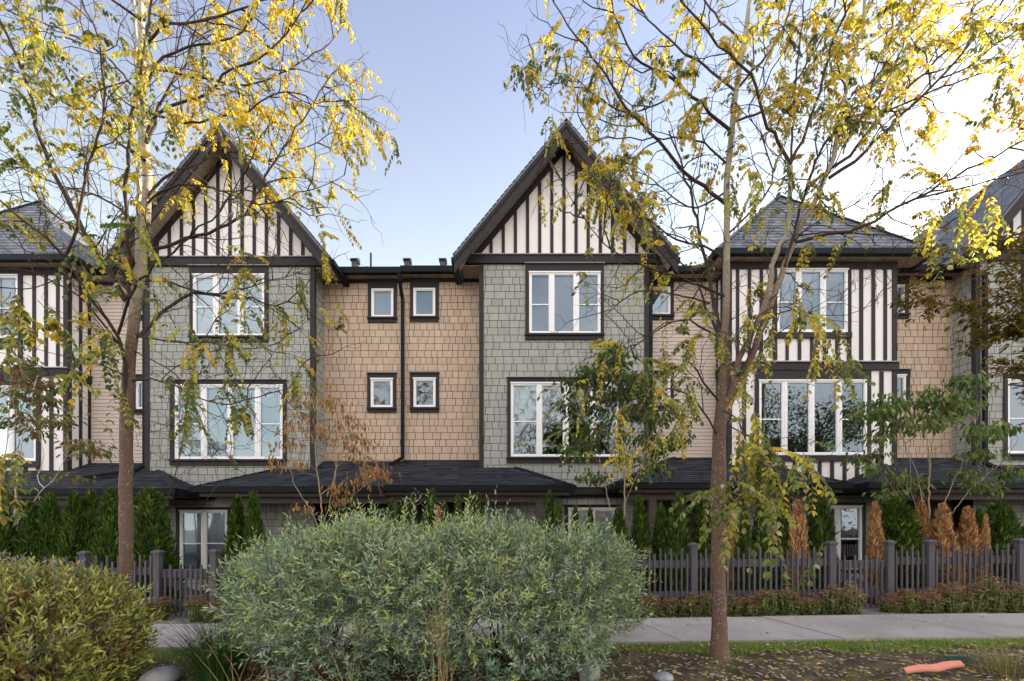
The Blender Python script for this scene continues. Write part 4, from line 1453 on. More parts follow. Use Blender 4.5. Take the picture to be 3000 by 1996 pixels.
def shell(n, c, h, p, lo, hi, noise, seed, zmin):
    """random points in the outer layer of a lumpy rounded box"""
    r = np.random.default_rng(seed)
    out = []
    got = 0
    ph = r.random((6, 3)) * 6.28
    fr = r.normal(size=(6, 3)) * 2.4
    while got < n:
        q = (r.random((n * 4, 3)) * 2 - 1) * 1.12
        f = (np.abs(q) ** p).sum(1) ** (1 / p)
        w = q * h + c
        bump = sum(np.sin(w @ fr[i] + ph[i, 0]) for i in range(6)) / 6 * noise
        f = f * (1 + bump)
        ok = (f > lo) & (f < hi) & (w[:, 2] > zmin)
        out.append(w[ok])
        got += int(ok.sum())
    w = np.vstack(out)[:n]
    d = np.sign(w - c) * (np.abs((w - c) / h) ** (p - 1)) / h
    return w, nrm(d)


rng = np.random.default_rng(31)
T = Thing('willow_hedge', (-.8, 5.1, 0), 'wide clipped grey-green willow hedge across the middle foreground', 'hedge')
leaf, stem = MB(), MB()
c, h = np.array([-.80, 5.15, .63]), np.array([1.92, .78, .74])
WC = [(.19, .30, .18), (.26, .37, .26), (.34, .43, .28), (.10, .16, .09), (.46, .52, .20), (.38, .39, .35)]
for lo, hi, n, zmin, seed in ((.86, 1.02, 3000, .30, 1), (.58, .88, 1500, .30, 2)):
    b, d = shell(n, c, h, 2.7, lo, hi, .30, seed, zmin)
    # thin out low centre gaps where stems and pavement show
    keep = (b[:, 2] > .62) | (rng.random(n) < np.clip((b[:, 2] - .15) * 2.2, .3, 1)) | (np.abs(np.sin(b[:, 0] * 2.1 + .5)) > .55)
    b, d = b[keep], d[keep]
    dirs = d * .75 + np.array([0, -.1, .45]) + rng.normal(size=b.shape) * .38
    sprigs(leaf, stem, b, dirs, .15 + .17 * rng.random(len(b)), 12, .072, .0160, WC, [.22, .25, .2, .12, .09, .12], .35, .62, (.40, .46, .13))
# low skirts and long shoots
b = np.stack([rng.uniform(-2.3, .85, 900), rng.uniform(4.35, 5.3, 900), rng.uniform(.02, .45, 900)], 1)
b = b[(np.abs(np.sin(b[:, 0] * 2.1 + .5)) > .38) | (b[:, 2] < .20)]
sprigs(leaf, stem, b, rng.normal(size=b.shape) * .5 + np.array([0, -.4, .4]), .22, 13, .066, .0165, WC, [.32, .22, .1, .26, .04, .06], .4, .65)
b, d = shell(170, c, h, 2.7, .93, 1.02, .30, 5, .8)
sprigs(leaf, stem, b, d * .8 + np.array([0, 0, .5]) + rng.normal(size=b.shape) * .3, .30 + .16 * rng.random(len(b)), 15, .062, .0145, WC, [.1, .2, .3, .05, .2, .15], .3, .6, (.42, .47, .12))
T.part('foliage', leaf, MT['thick'])
T.part('shoots', stem, MT['twig'])
wood = MB()
for x0, k in ((-2.0, 16), (-1.1, 18), (-.1, 18), (.55, 12)):
    for i in range(k):
        z = zigzag((x0 + rng.normal() * .06, 5.15 + rng.normal() * .06, g_(x0) - .03), (rng.normal() * .55, rng.normal() * .35 - .1, 1), .9 + .4 * rng.random(), 7, .12)
        wood.tube(z, np.linspace(.011, .004, len(z)), 5)
T.part('stems', wood, MT['twig'], smooth=True)

rng = np.random.default_rng(32)
T = Thing('leafy_bush', (-4.55, 4.5, g_(-4.5)), 'rounded yellow-green bush with brown inner twigs at the lower left', 'bush')
leaf, stem = MB(), MB()
c, h = np.array([-4.80, 4.45, .34]), np.array([1.02, .75, .68])
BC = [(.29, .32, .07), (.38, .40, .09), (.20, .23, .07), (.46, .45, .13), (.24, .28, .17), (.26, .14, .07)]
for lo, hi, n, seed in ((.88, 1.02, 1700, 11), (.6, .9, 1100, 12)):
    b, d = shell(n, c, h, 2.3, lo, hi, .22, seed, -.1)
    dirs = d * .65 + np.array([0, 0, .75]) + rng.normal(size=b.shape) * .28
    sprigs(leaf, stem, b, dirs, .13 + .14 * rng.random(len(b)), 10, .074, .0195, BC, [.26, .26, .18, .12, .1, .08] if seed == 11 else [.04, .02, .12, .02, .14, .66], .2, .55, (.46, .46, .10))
b, d = shell(120, c, h, 2.3, .93, 1.02, .10, 15, .8)
sprigs(leaf, stem, b, d * .4 + np.array([0, 0, .9]) + rng.normal(size=b.shape) * .3, .2, 12, .06, .012, [(.20, .25, .14), (.30, .22, .12), (.16, .2, .12)], None, .2, .6)
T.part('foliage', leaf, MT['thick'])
T.part('shoots', stem, MT['twig'])
wood = MB()
for i in range(46):
    z = zigzag((-4.75 + rng.normal() * .3, 4.45 + rng.normal() * .2, -.1), (rng.normal() * .6, rng.normal() * .5 - .2, 1), 1.0, 6, .12)
    wood.tube(z, np.linspace(.009, .003, len(z)), 5)
T.part('stems', wood, MT['twig'], smooth=True)


# ------------------------------------------------------------------ small garden trees behind the fence
def small_tree(label, base, Y, stems, clusters, cols, probs, leafL, leafW, mat, seed, droopy=.5, nper=26, full=1.5, stemr=.016, cat='tree', name='dogwood', spread=.5):
    global rng
    rng = np.random.default_rng(seed)
    xb = (base - CX) * Y / F
    T = Thing(name, (xb, Y, g_(xb)), label, cat, 'small garden trees behind the fence')
    tk, br, lf = MB(), MB(), MB()
    ends = []
    for path, dy, r0 in stems:
        n = len(path)
        w = np.array([P(x, y, Y + dy * i / (n - 1)) for i, (x, y) in enumerate(path)])
        if path[0][1] > 1480:
            w = np.vstack([[w[0][0] * .6 + xb * .4, Y, g_(xb) - .03], w])
        z = resample(w, .09)
        z[1:] += rng.normal(size=(len(z) - 1, 3)) * .006
        tk.tube(z, np.linspace(r0, r0 * .35, len(z)), 7)
        ends.append(z)
    allp = np.vstack([z[len(z) // 3:] for z in ends])
    for (sx, sy, rx, ry, cnt) in clusters:
        dyy = rng.normal() * .25
        for j in range(int(cnt * full + .5)):
            c = P(sx + rng.normal() * rx * .55, sy + rng.normal() * ry * .55, Y + dyy + rng.normal() * .22)
            i = int(np.argmin(np.linalg.norm(allp - c + np.array([0, 0, .25]), axis=1)))
            a = allp[i]
            mid = (a + c) / 2 + rng.normal(size=3) * .05 + np.array([0, 0, .03])
            z = resample(np.array([a, mid, c]), .08)
            br.tube(z, np.linspace(.005, .0018, len(z)), 4)
            n = int(nper * (.6 + .8 * rng.random()))
            q = c + rng.normal(size=(n, 3)) * np.array([.11, .11, .05]) * spread * 2
            k = min(5, len(z))
            for _ in range(3):
                e = q[int(rng.integers(n))]
                br.tube(np.array([z[-1], (z[-1] + e) / 2 + rng.normal(size=3) * .015, e]), [.002, .0015, .001], 3)
            out = nrm(q - c + rng.normal(size=(n, 3)) * .05) * np.array([1, 1, .3])
            ax = out * (1 - droopy * .6) + np.array([0, 0, -droopy]) + rng.normal(size=(n, 3)) * .25
            nr = np.array([0, 0, 1.]) + rng.normal(size=(n, 3)) * .45 + out * .3
            lf.leaves(q, ax, nr, leafL * 1.12 * (.7 + .5 * rng.random(n)), leafW * 1.15 * (.75 + .4 * rng.random(n)), pick(cols, n, probs, .16), .18, .22)
    T.part('trunk', tk, MT[mat], smooth=True)
    T.part('branches', br, MT[mat if mat != 'palestem' else 'stem'], smooth=True)
    T.part('foliage', lf, MT['leaf'])


small_tree('small dogwood with red and green leaves and whitish stems at the left', 60, 9.35,
           [([(20, 1520), (10, 1400), (20, 1300), (30, 1180)], 0, .022), ([(42, 1530), (52, 1390), (65, 1290), (90, 1180), (110, 1100)], -.2, .020), ([(50, 1545), (92, 1480), (130, 1430), (165, 1395), (190, 1340)], -.3, .016), ([(130, 1430), (110, 1400), (128, 1330), (100, 1240)], .1, .010)],
           [(30, 1080, 60, 30, 6), (110, 1130, 60, 25, 7), (40, 1160, 60, 35, 8), (130, 1180, 50, 30, 6), (60, 1235, 50, 25, 5), (170, 1230, 60, 20, 5), (240, 1300, 50, 14, 5), (290, 1320, 30, 12, 3), (120, 1260, 50, 20, 4), (60, 1060, 40, 25, 3), (150, 1390, 70, 16, 2)],
           [(.15, .17, .05), (.24, .23, .06), (.24, .12, .05), (.36, .08, .06), (.10, .12, .035)], [.32, .27, .17, .06, .18], .115, .052, 'palestem', 41, .45, 15, full=1.25)
small_tree('small tree with curled brown dead leaves in front of the central porch', 945, 9.3,
           [([(940, 1560), (942, 1480), (925, 1340), (930, 1240), (928, 1170)], 0, .020), ([(945, 1560), (965, 1480), (985, 1370), (1010, 1300), (1040, 1250)], -.15, .014), ([(935, 1560), (880, 1450), (858, 1410), (850, 1340), (840, 1280)], .1, .013), ([(950, 1560), (1010, 1480), (1060, 1430), (1095, 1400)], -.2, .012), ([(940, 1450), (975, 1420), (985, 1370), (960, 1300)], .2, .01)],
           [(880, 1170, 60, 30, 5), (960, 1180, 50, 30, 5), (900, 1240, 60, 30, 6), (1010, 1240, 60, 30, 6), (840, 1290, 35, 22, 4), (1040, 1300, 50, 25, 6), (960, 1270, 50, 25, 4), (1080, 1380, 50, 20, 6), (1110, 1390, 30, 18, 4), (1020, 1420, 50, 25, 5), (810, 1360, 30, 20, 2), (860, 1350, 40, 20, 2), (1000, 1470, 40, 15, 2), (870, 1480, 30, 12, 2), (900, 1130, 40, 20, 2), (1050, 1340, 40, 20, 3)],
           [(.42, .22, .08), (.50, .29, .12), (.28, .14, .055), (.46, .17, .10), (.30, .28, .08)], [.34, .28, .2, .05, .13], .105, .038, 'stem', 42, .95, 13, full=1.05)
small_tree('small dogwood with dense green leaves in front of the middle house', 1820, 9.3,
           [([(1828, 1545), (1830, 1480), (1828, 1400), (1822, 1300), (1818, 1200), (1810, 1120)], 0, .022), ([(1800, 1560), (1785, 1480), (1765, 1390), (1755, 1340), (1740, 1280)], .15, .016), ([(1832, 1500), (1850, 1430), (1880, 1360), (1900, 1290)], -.15, .012), ([(1828, 1400), (1790, 1330), (1740, 1260), (1700, 1220)], -.2, .011), ([(1822, 1330), (1870, 1260), (1910, 1210)], .2, .010)],
           [(1810, 1040, 40, 25, 5), (1760, 1090, 60, 30, 8), (1840, 1100, 60, 30, 8), (1700, 1130, 50, 30, 6), (1880, 1150, 55, 30, 7), (1780, 1160, 60, 30, 8), (1690, 1200, 50, 25, 6), (1850, 1210, 55, 25, 6), (1930, 1220, 50, 25, 6), (1760, 1250, 60, 25, 6), (1680, 1310, 45, 15, 4), (1900, 1300, 55, 30, 7), (1960, 1290, 40, 22, 5), (1720, 1310, 40, 18, 4), (1930, 1370, 40, 20, 4), (1730, 1400, 60, 12, 3), (1780, 1020, 30, 20, 2)],
           [(.075, .125, .035), (.115, .175, .045), (.045, .08, .028), (.21, .25, .06), (.22, .14, .06)], [.36, .28, .2, .11, .05], .115, .050, 'stem', 43, .6, 20)
small_tree('small dogwood with drooping green leaves and open pale stems at the right', 2720, 9.35,
           [([(2722, 1600), (2722, 1480), (2724, 1380), (2728, 1320), (2740, 1250), (2760, 1190)], 0, .022), ([(2715, 1600), (2690, 1400), (2660, 1330), (2640, 1260), (2600, 1210)], -.1, .014), ([(2735, 1590), (2780, 1440), (2810, 1380), (2835, 1300), (2860, 1240)], .1, .015), ([(2740, 1590), (2830, 1450), (2880, 1400), (2930, 1360)], -.15, .012), ([(2712, 1580), (2672, 1450), (2665, 1350), (2630, 1300)], .2, .010), ([(2710, 1600), (2620, 1440), (2580, 1380), (2545, 1320)], -.2, .010), ([(2724, 1400), (2715, 1280), (2700, 1190)], .15, .010)],
           [(2840, 1110, 40, 22, 6), (2760, 1160, 60, 28, 9), (2690, 1180, 60, 28, 8), (2600, 1190, 60, 24, 8), (2540, 1210, 40, 18, 5), (2810, 1190, 60, 28, 8), (2720, 1230, 60, 22, 6), (2640, 1240, 55, 20, 5), (2900, 1260, 50, 14, 5), (2950, 1250, 30, 10, 3), (2580, 1280, 35, 20, 3), (2860, 1330, 40, 20, 3), (2550, 1330, 30, 18, 3), (2640, 1400, 50, 25, 5), (2600, 1440, 35, 20, 3), (2830, 1400, 40, 18, 3), (2910, 1420, 50, 16, 4), (2960, 1380, 40, 14, 3), (2530, 1370, 30, 15, 2)],
           [(.11, .175, .05), (.16, .24, .06), (.065, .11, .035), (.28, .33, .08), (.28, .18, .07)], [.34, .3, .18, .13, .05], .120, .050, 'stem', 44, .75, 15)

# golden-green tree reaching in from the right edge
rng = np.random.default_rng(51)
xt, yt_ = 9.2, 6.6
T = Thing('hornbeam', (xt, yt_, g_(xt)), 'golden-green leafed tree reaching in from the right edge, trunk out of the picture', 'tree')
tk, br, lf = MB(), MB(), MB()
tk.tube(resample([(xt, yt_, g_(xt) - .05), (xt + .03, yt_, 1.5), (xt - .05, yt_, 3.5), (xt + .05, yt_, 6), (xt + .1, yt_, 9)], .2), np.linspace(.11, .03, 46)[:len(resample([(xt, yt_, g_(xt) - .05), (xt + .03, yt_, 1.5), (xt - .05, yt_, 3.5), (xt + .05, yt_, 6), (xt + .1, yt_, 9)], .2))], 12)
HC = [(.17, .15, .025), (.26, .19, .03), (.10, .11, .022), (.36, .20, .03), (.13, .085, .025)]
arms = [([(3180, 1180), (3000, 980), (2900, 930), (2800, 900), (2700, 880), (2660, 870)], 6.6, 6.2, .018, 1), ([(3180, 1050), (3000, 850), (2920, 760), (2840, 740), (2770, 730)], 6.6, 6.9, .018, 1), ([(3180, 1300), (3020, 1120), (2960, 1080), (2940, 1060)], 6.6, 6.3, .014, 1), ([(3180, 950), (3040, 800), (2980, 720), (2900, 700)], 6.6, 6.0, .014, 1), ([(3190, 560), (3080, 420), (3010, 340), (2975, 290)], 6.6, 6.4, .012, 2), ([(3180, 1150), (3040, 980), (2960, 960), (2880, 1000), (2850, 990)], 6.6, 6.5, .012, 1), ([(3180, 1250), (3050, 1040), (2990, 920), (2900, 850)], 6.6, 6.3, .012, 1)]
for path, y0, y1, r0, kind in arms:
    w = np.array([P(x, y, y0 + (y1 - y0) * i / (len(path) - 1)) for i, (x, y) in enumerate(path)])
    w = resample(np.vstack([[[xt, yt_, w[0][2] - .35]], w]), .08)
    br.tube(w, np.linspace(r0, .003, len(w)), 6)
    for i in range(int(len(w) * .42), len(w)):
        for _ in range(3):
            d = nrm(w[i] - w[i - 1]) * .5 + rng.normal(size=3) * np.array([.6, .6, .28])
            z = zigzag(w[i], d, .18 + .26 * rng.random(), 5, .2, .05)
            br.tube(z, np.linspace(.003, .001, len(z)), 3)
            n = 11
            t = rng.random(n) * .9 + .1
            q = z[0] + (z[-1] - z[0]) * t[:, None] + rng.normal(size=(n, 3)) * .012
            ax = nrm(z[-1] - z[0]) * .55 + rng.normal(size=(n, 3)) * np.array([.55, .55, .22]) + np.array([0, 0, -.08])
            lf.leaves(q, ax, np.array([0, 0, 1.]) + rng.normal(size=(n, 3)) * .35, .085 * (.65 + .55 * rng.random(n)), .034 * (.8 + .4 * rng.random(n)), pick(HC if kind == 1 else [(.55, .20, .03), (.45, .14, .03)], n, None, .15), .15, .15)
T.part('trunk', tk, MT['bark'], smooth=True)
T.part('branches', br, MT['twig'], smooth=True)
T.part('foliage', lf, MT['leaf'])


# ------------------------------------------------------------------ sedum clumps
def sedum(sx, Y, w, hgt, label, seed, pale=False, tall=False):
    global rng
    rng = np.random.default_rng(seed)
    x = (sx - CX) * Y / F
    w, hgt = w * 1.2, hgt * 1.15
    g = g_(x)
    T = Thing('sedum', (x, Y, g), label, 'plant', 'sedum clumps along the fence')
    lf, fl, st = MB(), MB(), MB()
    n = 3 if tall else int(18 + w * 40)
    for i in range(n):
        a, rr = rng.random() * 6.28, math.sqrt(rng.random()) * w * .5
        b = np.array([x + math.cos(a) * rr * .5, Y + math.sin(a) * rr * .4, g - .01])
        tip = np.array([x + math.cos(a) * rr * 1.15, Y + math.sin(a) * rr * .7, g + hgt * (1 - .45 * (rr / (w * .5)) ** 2) * (.8 + .3 * rng.random())])
        z = np.array([b, (b + tip) / 2 + np.array([math.cos(a), math.sin(a), 0]) * .03, tip])
        st.tube(z, [.004, .0035, .003], 4)
        m = 26
        t = rng.random(m)
        q = b + (tip - b) * t[:, None]
        ax = rdir(m) * np.array([1, 1, .35]) + np.array([0, 0, .15])
        lf.leaves(q, ax, np.array([0, 0, 1.]) + rng.normal(size=(m, 3)) * .4, .072 * (.6 + .6 * rng.random(m)), .042 * (.7 + .5 * rng.random(m)), pick([(.14, .22, .06), (.22, .30, .08), (.34, .36, .10), (.09, .14, .04), (.26, .16, .08)], m, [.3, .28, .18, .14, .1]), .1, .15)
        if not tall and rng.random() < .2:
            continue
        k = 38
        q = tip + rng.normal(size=(k, 3)) * np.array([.034, .034, .007])
        fl.kites(q, rdir(k) * .5 + np.array([0, 0, .8]), rdir(k), .016, .015, pick([(.30, .115, .10), (.20, .08, .07), (.40, .18, .15), (.32, .16, .11)] if not pale else [(.40, .22, .16), (.30, .14, .11)], k))
    T.part('leaves', lf, MT['leaf'])
    T.part('flower_heads', fl, MT['leaf'])
    T.part('stalks', st, MT['stem'])


SED = [(420, 7.95, .28, .30, 'sedum clump with a pink head at the right edge of the yellow-green bush'), (478, 8.0, .22, .36, 'leafy sedum clump at the foot of the left gate post'),
       (575, 7.85, .26, .40, 'sedum clump with a tall brown head at the left gate'), (628, 7.85, .30, .27, 'dull red sedum clump in front of the post right of the left gate'), (690, 7.85, .32, .27, 'reddish sedum clump left of the willow hedge'), (752, 7.85, .30, .25, 'sedum clump with a pale pink head at the left end of the willow hedge'),
       (1850, 7.85, .26, .20, 'brown-headed sedum clump at the right end of the willow hedge'), (1905, 7.9, .26, .30, 'sedum clump with a big leafy shoot by the willow hedge'), (1965, 7.85, .30, .24, 'maroon sedum clump midway between willow hedge and tall fence post'), (2030, 7.8, .32, .30, 'sedum clump in front of the tall fence post left of the right tree'),
       (2075, 7.8, .26, .33, 'pink-topped sedum clump touching the left side of the right trunk'), (2150, 7.8, .28, .28, 'sedum clump just right of the right trunk'), (2200, 7.8, .28, .26, 'small sedum clump second right of the right trunk'), (2245, 7.8, .34, .37, 'large wine-headed sedum clump right of the right trunk'), (2310, 7.8, .32, .34, 'sedum clump below the single tall sedum stem'), (2370, 7.8, .32, .28, 'low leafy sedum clump two left of the right gate'), (2430, 7.8, .34, .38, 'yellowing sedum clump with rust heads next to the right gate post'), (2490, 7.75, .32, .42, 'pale tall sedum clump just left of the right gate path'),
       (2610, 7.85, .26, .26, 'bright green sedum clump at the right side of the gate path'), (2665, 7.8, .32, .33, 'rust-headed sedum clump right of the gate path'), (2725, 7.8, .34, .33, 'sedum clump in front of the third fence post from the right gate'), (2785, 7.8, .38, .42, 'broad brown-headed sedum clump in the right bed'), (2850, 7.8, .36, .40, 'yellow-leaved sedum clump in the right bed'), (2905, 7.8, .36, .52, 'tallest sedum clump in the right bed with maroon heads'), (2975, 7.8, .32, .40, 'dark sedum clump at the right edge')]
for i, (sx, Y, w, hh, lab) in enumerate(SED):
    sedum(sx, Y, w, hh, lab, 300 + i, i in (17,))
sedum(2300, 8.0, .05, .66, 'single tall sedum stem with a red head against the fence', 340, tall=True)


# ------------------------------------------------------------------ grass, fallen leaves, boulders, odds and ends
rng = np.random.default_rng(61)


def blades(mb, x, y, z, hmin, hmax, wd, cols, lean=.4, probs=None):
    n = len(x)
    b = np.stack([x, y, z], 1)
    d = np.array([0, 0, 1.]) + rng.normal(size=(n, 3)) * np.array([lean, lean, .1])
    L = hmin + (hmax - hmin) * rng.random(n)
    mb.kites(b, d, rdir(n) * np.array([1, 1, .2]), L, wd, pick(cols, n, probs, .2), .3)


m = MB()
GC = [(.12, .24, .03), (.18, .32, .045), (.26, .38, .06), (.36, .34, .13)]
n = 34000
x = rng.uniform(-7, 7.5, n)
y = 5.99 - np.abs(rng.normal(size=n)) * .30
keep = (y > 5.2) & (np.sin(x * 3.1) * .12 + np.sin(x * 7.7 + 2) * .08 + y > 5.46 + .12 * rng.random(n))
x, y = x[keep], y[keep]
blades(m, x, y, ground(x) + soilz(x, y) - .005, .03, .085, .007, GC)
n = 9000
x = rng.uniform(-7, 8, n)
y = 7.52 + np.abs(rng.normal(size=n)) * .10
keep = (np.abs(x + 5.62) > .6) & (np.abs(x - 6.04) > .65)
x, y = x[keep], y[keep]
blades(m, x, y, ground(x) + soilz(x, y) - .005, .03, .075, .007, GC)
n = 6000
x = rng.uniform(-3.5, 6.5, n)
y = rng.uniform(4.3, 5.4, n)
keep = np.sin(x * 2.3 + y * 4) + np.sin(x * 5.1 - y * 3.3) > .7
x, y = x[keep], y[keep]
blades(m, x, y, ground(x) + soilz(x, y) - .005, .02, .07, .006, [(.12, .17, .03), (.2, .22, .05), (.25, .2, .1)], .6)
o = m.build('grass', MT['leaf'])
o['kind'] = 'stuff'

m = MB()
LC = [(.55, .45, .30), (.42, .28, .14), (.64, .56, .42), (.28, .15, .08), (.62, .46, .12), (.52, .43, .36)]


def litter(n, x0, x1, y0, y1, zf, s=1.):
    x, y = rng.uniform(x0, x1, n), rng.uniform(y0, y1, n)
    b = np.stack([x, y, zf(x, y) + .006], 1)
    a = rng.random(n) * 6.28
    ax = np.stack([np.cos(a), np.sin(a), rng.normal(size=n) * .18], 1)
    m.leaves(b, ax, np.array([0, 0, 1.]) + rng.normal(size=(n, 3)) * .22, (.036 + .042 * rng.random(n)) * s, (.017 + .017 * rng.random(n)) * s, pick(LC, n, None, .2), .18, .15)


sz = lambda x, y: ground(x) + soilz(x, y)
litter(4600, -4, 6.5, 4.3, 5.75, sz)
litter(420, -4, 6.5, 5.6, 6.0, lambda x, y: sz(x, y) + .025)
litter(170, -5.5, 8.5, 6.05, 7.45, lambda x, y: ground(x) + .041)
litter(120, -5.5, 8.5, 7.5, 7.75, sz)
litter(26, -6.0, -5.2, 7.6, 8.1, lambda x, y: ground(x) + .014)
litter(26, 5.6, 6.5, 7.6, 8.1, lambda x, y: ground(x) + .014)
o = m.build('fallen_leaves', MT['leaf'])
o['kind'] = 'stuff'


def boulder(sx, Y, rx, ry, rz, label, seed):
    r = np.random.default_rng(seed)
    x = (sx - CX) * Y / F
    m = MB()
    nu, nv = 28, 16
    u = np.linspace(0, 2 * math.pi, nu, endpoint=False)
    v = np.linspace(.02, math.pi - .02, nv)
    U, V = np.meshgrid(u, v)
    d = np.stack([np.cos(U) * np.sin(V), np.sin(U) * np.sin(V), np.cos(V)], -1)
    fr = r.normal(size=(7, 3)) * 2.2
    k = 1 + sum(np.sin(d @ fr[i] + i) for i in range(7)) * .045
    k = np.minimum(k, 1.04)
    pts = d * k[..., None] * np.array([rx, ry, rz]) + np.array([x, Y, g_(x) + rz * .35])
    i = np.arange(nv - 1)[:, None] * nu
    j = np.arange(nu)[None, :]
    f = np.stack([i + j, i + (j + 1) % nu, i + nu + (j + 1) % nu, i + nu + j], -1).reshape(-1, 4)
    m.add(pts.reshape(-1, 3), f)
    o = m.build('boulder', MT['rock'], None, (x, Y, g_(x)), True)
    tag(o, label, 'rock', 'garden boulders')


boulder(470, 4.75, .16, .2, .11, 'blue-grey boulder left of the dark grass clump', 1)
boulder(1722, 4.72, .12, .14, .15, 'grey boulder at the right foot of the willow hedge', 2)
boulder(1945, 4.62, .09, .1, .05, 'small half-buried grey stone at the bottom edge right of the hedge', 3)

# tufts
rng = np.random.default_rng(71)


def tuft(name, label, sx, Y, n, L, spread, cols, cat='grass clump', wd=.008, lift=0.):
    x = (sx - CX) * Y / F
    m = MB()
    for i in range(n):
        a = rng.random() * 6.28
        out = np.array([math.cos(a), math.sin(a), 0])
        l = L * (.55 + .6 * rng.random())
        b = np.array([x, Y, g_(x) - .03]) + out * rng.random() * spread * .35
        t = np.linspace(0, 1, 6)[:, None]
        sp = spread * (.3 + rng.random())
        c = b + np.array([0, 0, 1.]) * l * (t - .35 * sp * t ** 2.4) + out * l * sp * t ** 1.6
        s = np.cross(out, [0, 0, 1]) * .8 + out * .2
        w = wd * (1 - t ** 1.5) + .0008
        v = np.stack([c - s * w / 2, c + s * w / 2], 1).reshape(-1, 3)
        f = [(2 * k, 2 * k + 1, 2 * k + 3, 2 * k + 2) for k in range(5)]
        m.add(v, f, pick(cols, 1, None, .2)[0])
    o = m.build(name, MT['leaf'], None, (x, Y, g_(x)))
    tag(o, label, cat)
    return o


tuft('grass_clump', 'dark green arching grass clump between the bush and the willow hedge', 640, 4.85, 760, .80, .75, [(.035, .085, .022), (.055, .12, .03), (.08, .15, .045)])
tuft('dry_grass_clump', 'straw-coloured dry grass clump in the lower right corner', 2960, 4.75, 260, .32, .9, [(.36, .28, .13), (.28, .2, .09), (.16, .18, .05)])


def rush(label, sx, Y, n, L, seed, lean):
    global rng
    rng = np.random.default_rng(seed)
    x = (sx - CX) * Y / F
    T = Thing('dried_rush', (x, Y, g_(x)), label, 'plant', 'dried seed-bearing rushes')
    st, sd = MB(), MB()
    for i in range(n):
        d = np.array([rng.normal() * lean, -.05 + rng.normal() * .1, 1])
        z = zigzag((x + rng.normal() * .05, Y + rng.normal() * .04, g_(x) - .02), d, L * (.5 + .6 * rng.random()), 6, .05)
        st.tube(z, np.linspace(.0032, .0012, len(z)), 4)
        if i % 3 != 2:
            k = 16
            q = z[-2] + rng.normal(size=(k, 3)) * np.array([.022, .022, .018])
            sd.kites(q, rdir(k), rdir(k), .022, .007, pick([(.38, .19, .10), (.28, .13, .07)], k))
    T.part('stalks', st, MT['straw'])
    T.part('seed_heads', sd, MT['leaf'])


rush('dried rush with brown seed heads standing in front of the willow hedge', 1290, 4.32, 24, 1.0, 81, .13)
rush('flattened dried rush with curved straw stalks by the dark grass clump', 690, 4.30, 10, .62, 82, .75)
rush('sparse dried rush leaning at the bottom left of the willow hedge', 1010, 4.28, 10, .62, 83, .5)

m = MB()
yy = 4.72
pts = [P(2652, 1982, yy) * np.array([1, 1, 0]), P(2820, 1962, yy + .08) * np.array([1, 1, 0])]
n = 14
q = np.linspace(0, 1, n)
prev = None
L = []
for t in q:
    c = pts[0] + (pts[1] - pts[0]) * t
    w = .012 + .026 * math.sin(t * 2.6 + .15)
    zz = g_(c[0]) + .012 + .016 * abs(math.sin(t * 6)) + .035 * t * t
    L.append([(c[0], c[1] - w, zz), (c[0], c[1] + w, zz + .03)])
v = np.array(L).reshape(-1, 3)
m.add(v, [(2 * i, 2 * i + 1, 2 * i + 3, 2 * i + 2) for i in range(n - 1)])
m.add(v - np.array([0, 0, .02]), [(2 * i + 2, 2 * i + 3, 2 * i + 1, 2 * i) for i in range(n - 1)])
m.add(np.vstack([v[::2], v[::2] - np.array([0, 0, .02])]), [(i, i + 1, n + i + 1, n + i) for i in range(n - 1)])
m.add(np.vstack([v[1::2], v[1::2] - np.array([0, 0, .02])]), [(i, i + 1, n + i + 1, n + i) for i in range(n - 1)])
m.add(np.vstack([v[:2], v[:2] - [0, 0, .02]]), [(0, 1, 3, 2)])
m.add(np.vstack([v[-2:], v[-2:] - [0, 0, .02]]), [(0, 1, 3, 2)])
tag(m.build('plastic_strip', MT['plastic'], None, tuple(pts[0])), 'salmon-orange strip lying on the soil at the lower right', 'strip')
m = MB()
n = 12
c0 = P(2828, 1930, 5.12)
arr = []
for i in range(n):
    a = math.radians(200 + 150 * i / (n - 1))
    arr.append((c0[0] + .165 * math.cos(a), 5.16 + .07 * math.sin(a)))
for (xa, ya), (xb, yb2) in zip(arr, arr[1:]):
    z = g_(xa) - .03
    m.prism([(xa, ya, z), (xb, yb2, z), (xb, yb2, z + .075), (xa, ya, z + .075)], (0, .012, 0))
m.box(c0[0] - .17, c0[0] + .17, 5.135, 5.15, g_(c0[0]) - .02, g_(c0[0]) + .03)
tag(m.build('buried_box', MT['teal'], None, (c0[0], 5.16, g_(c0[0]))), 'half-buried green plastic rim poking out of the soil at the right', 'box')

# ------------------------------------------------------------------ across the street (seen only mirrored in the windows)
def far_tree(x, y, H, R, cols, label, seed):
    global rng
    rng = np.random.default_rng(seed)
    T = Thing('opposite_tree', (x, y, 0), label, 'tree', 'trees across the street mirrored in the windows')
    tk, lf = MB(), MB()
    tk.tube([(x, y, -.1), (x + .1, y, H * .35), (x, y, H * .85)], [R * .08, R * .06, .03], 8)
    k = 34
    cs = rng.normal(size=(k, 3)) * np.array([R * .5, R * .5, H * .2]) + np.array([x, y, H * .62])
    for c in cs:
        tk.tube([(x, y, c[2] - H * .12), (np.array([x, y, c[2]]) + c) / 2, c], [.04, .03, .015], 4)
        n = 190
        q = c + rng.normal(size=(n, 3)) * R * .17
        lf.kites(q, rdir(n), rdir(n), .20, .11, pick(cols, n))
    T.part('trunk', tk, MT['twig'])
    T.part('foliage', lf, MT['leaf'])


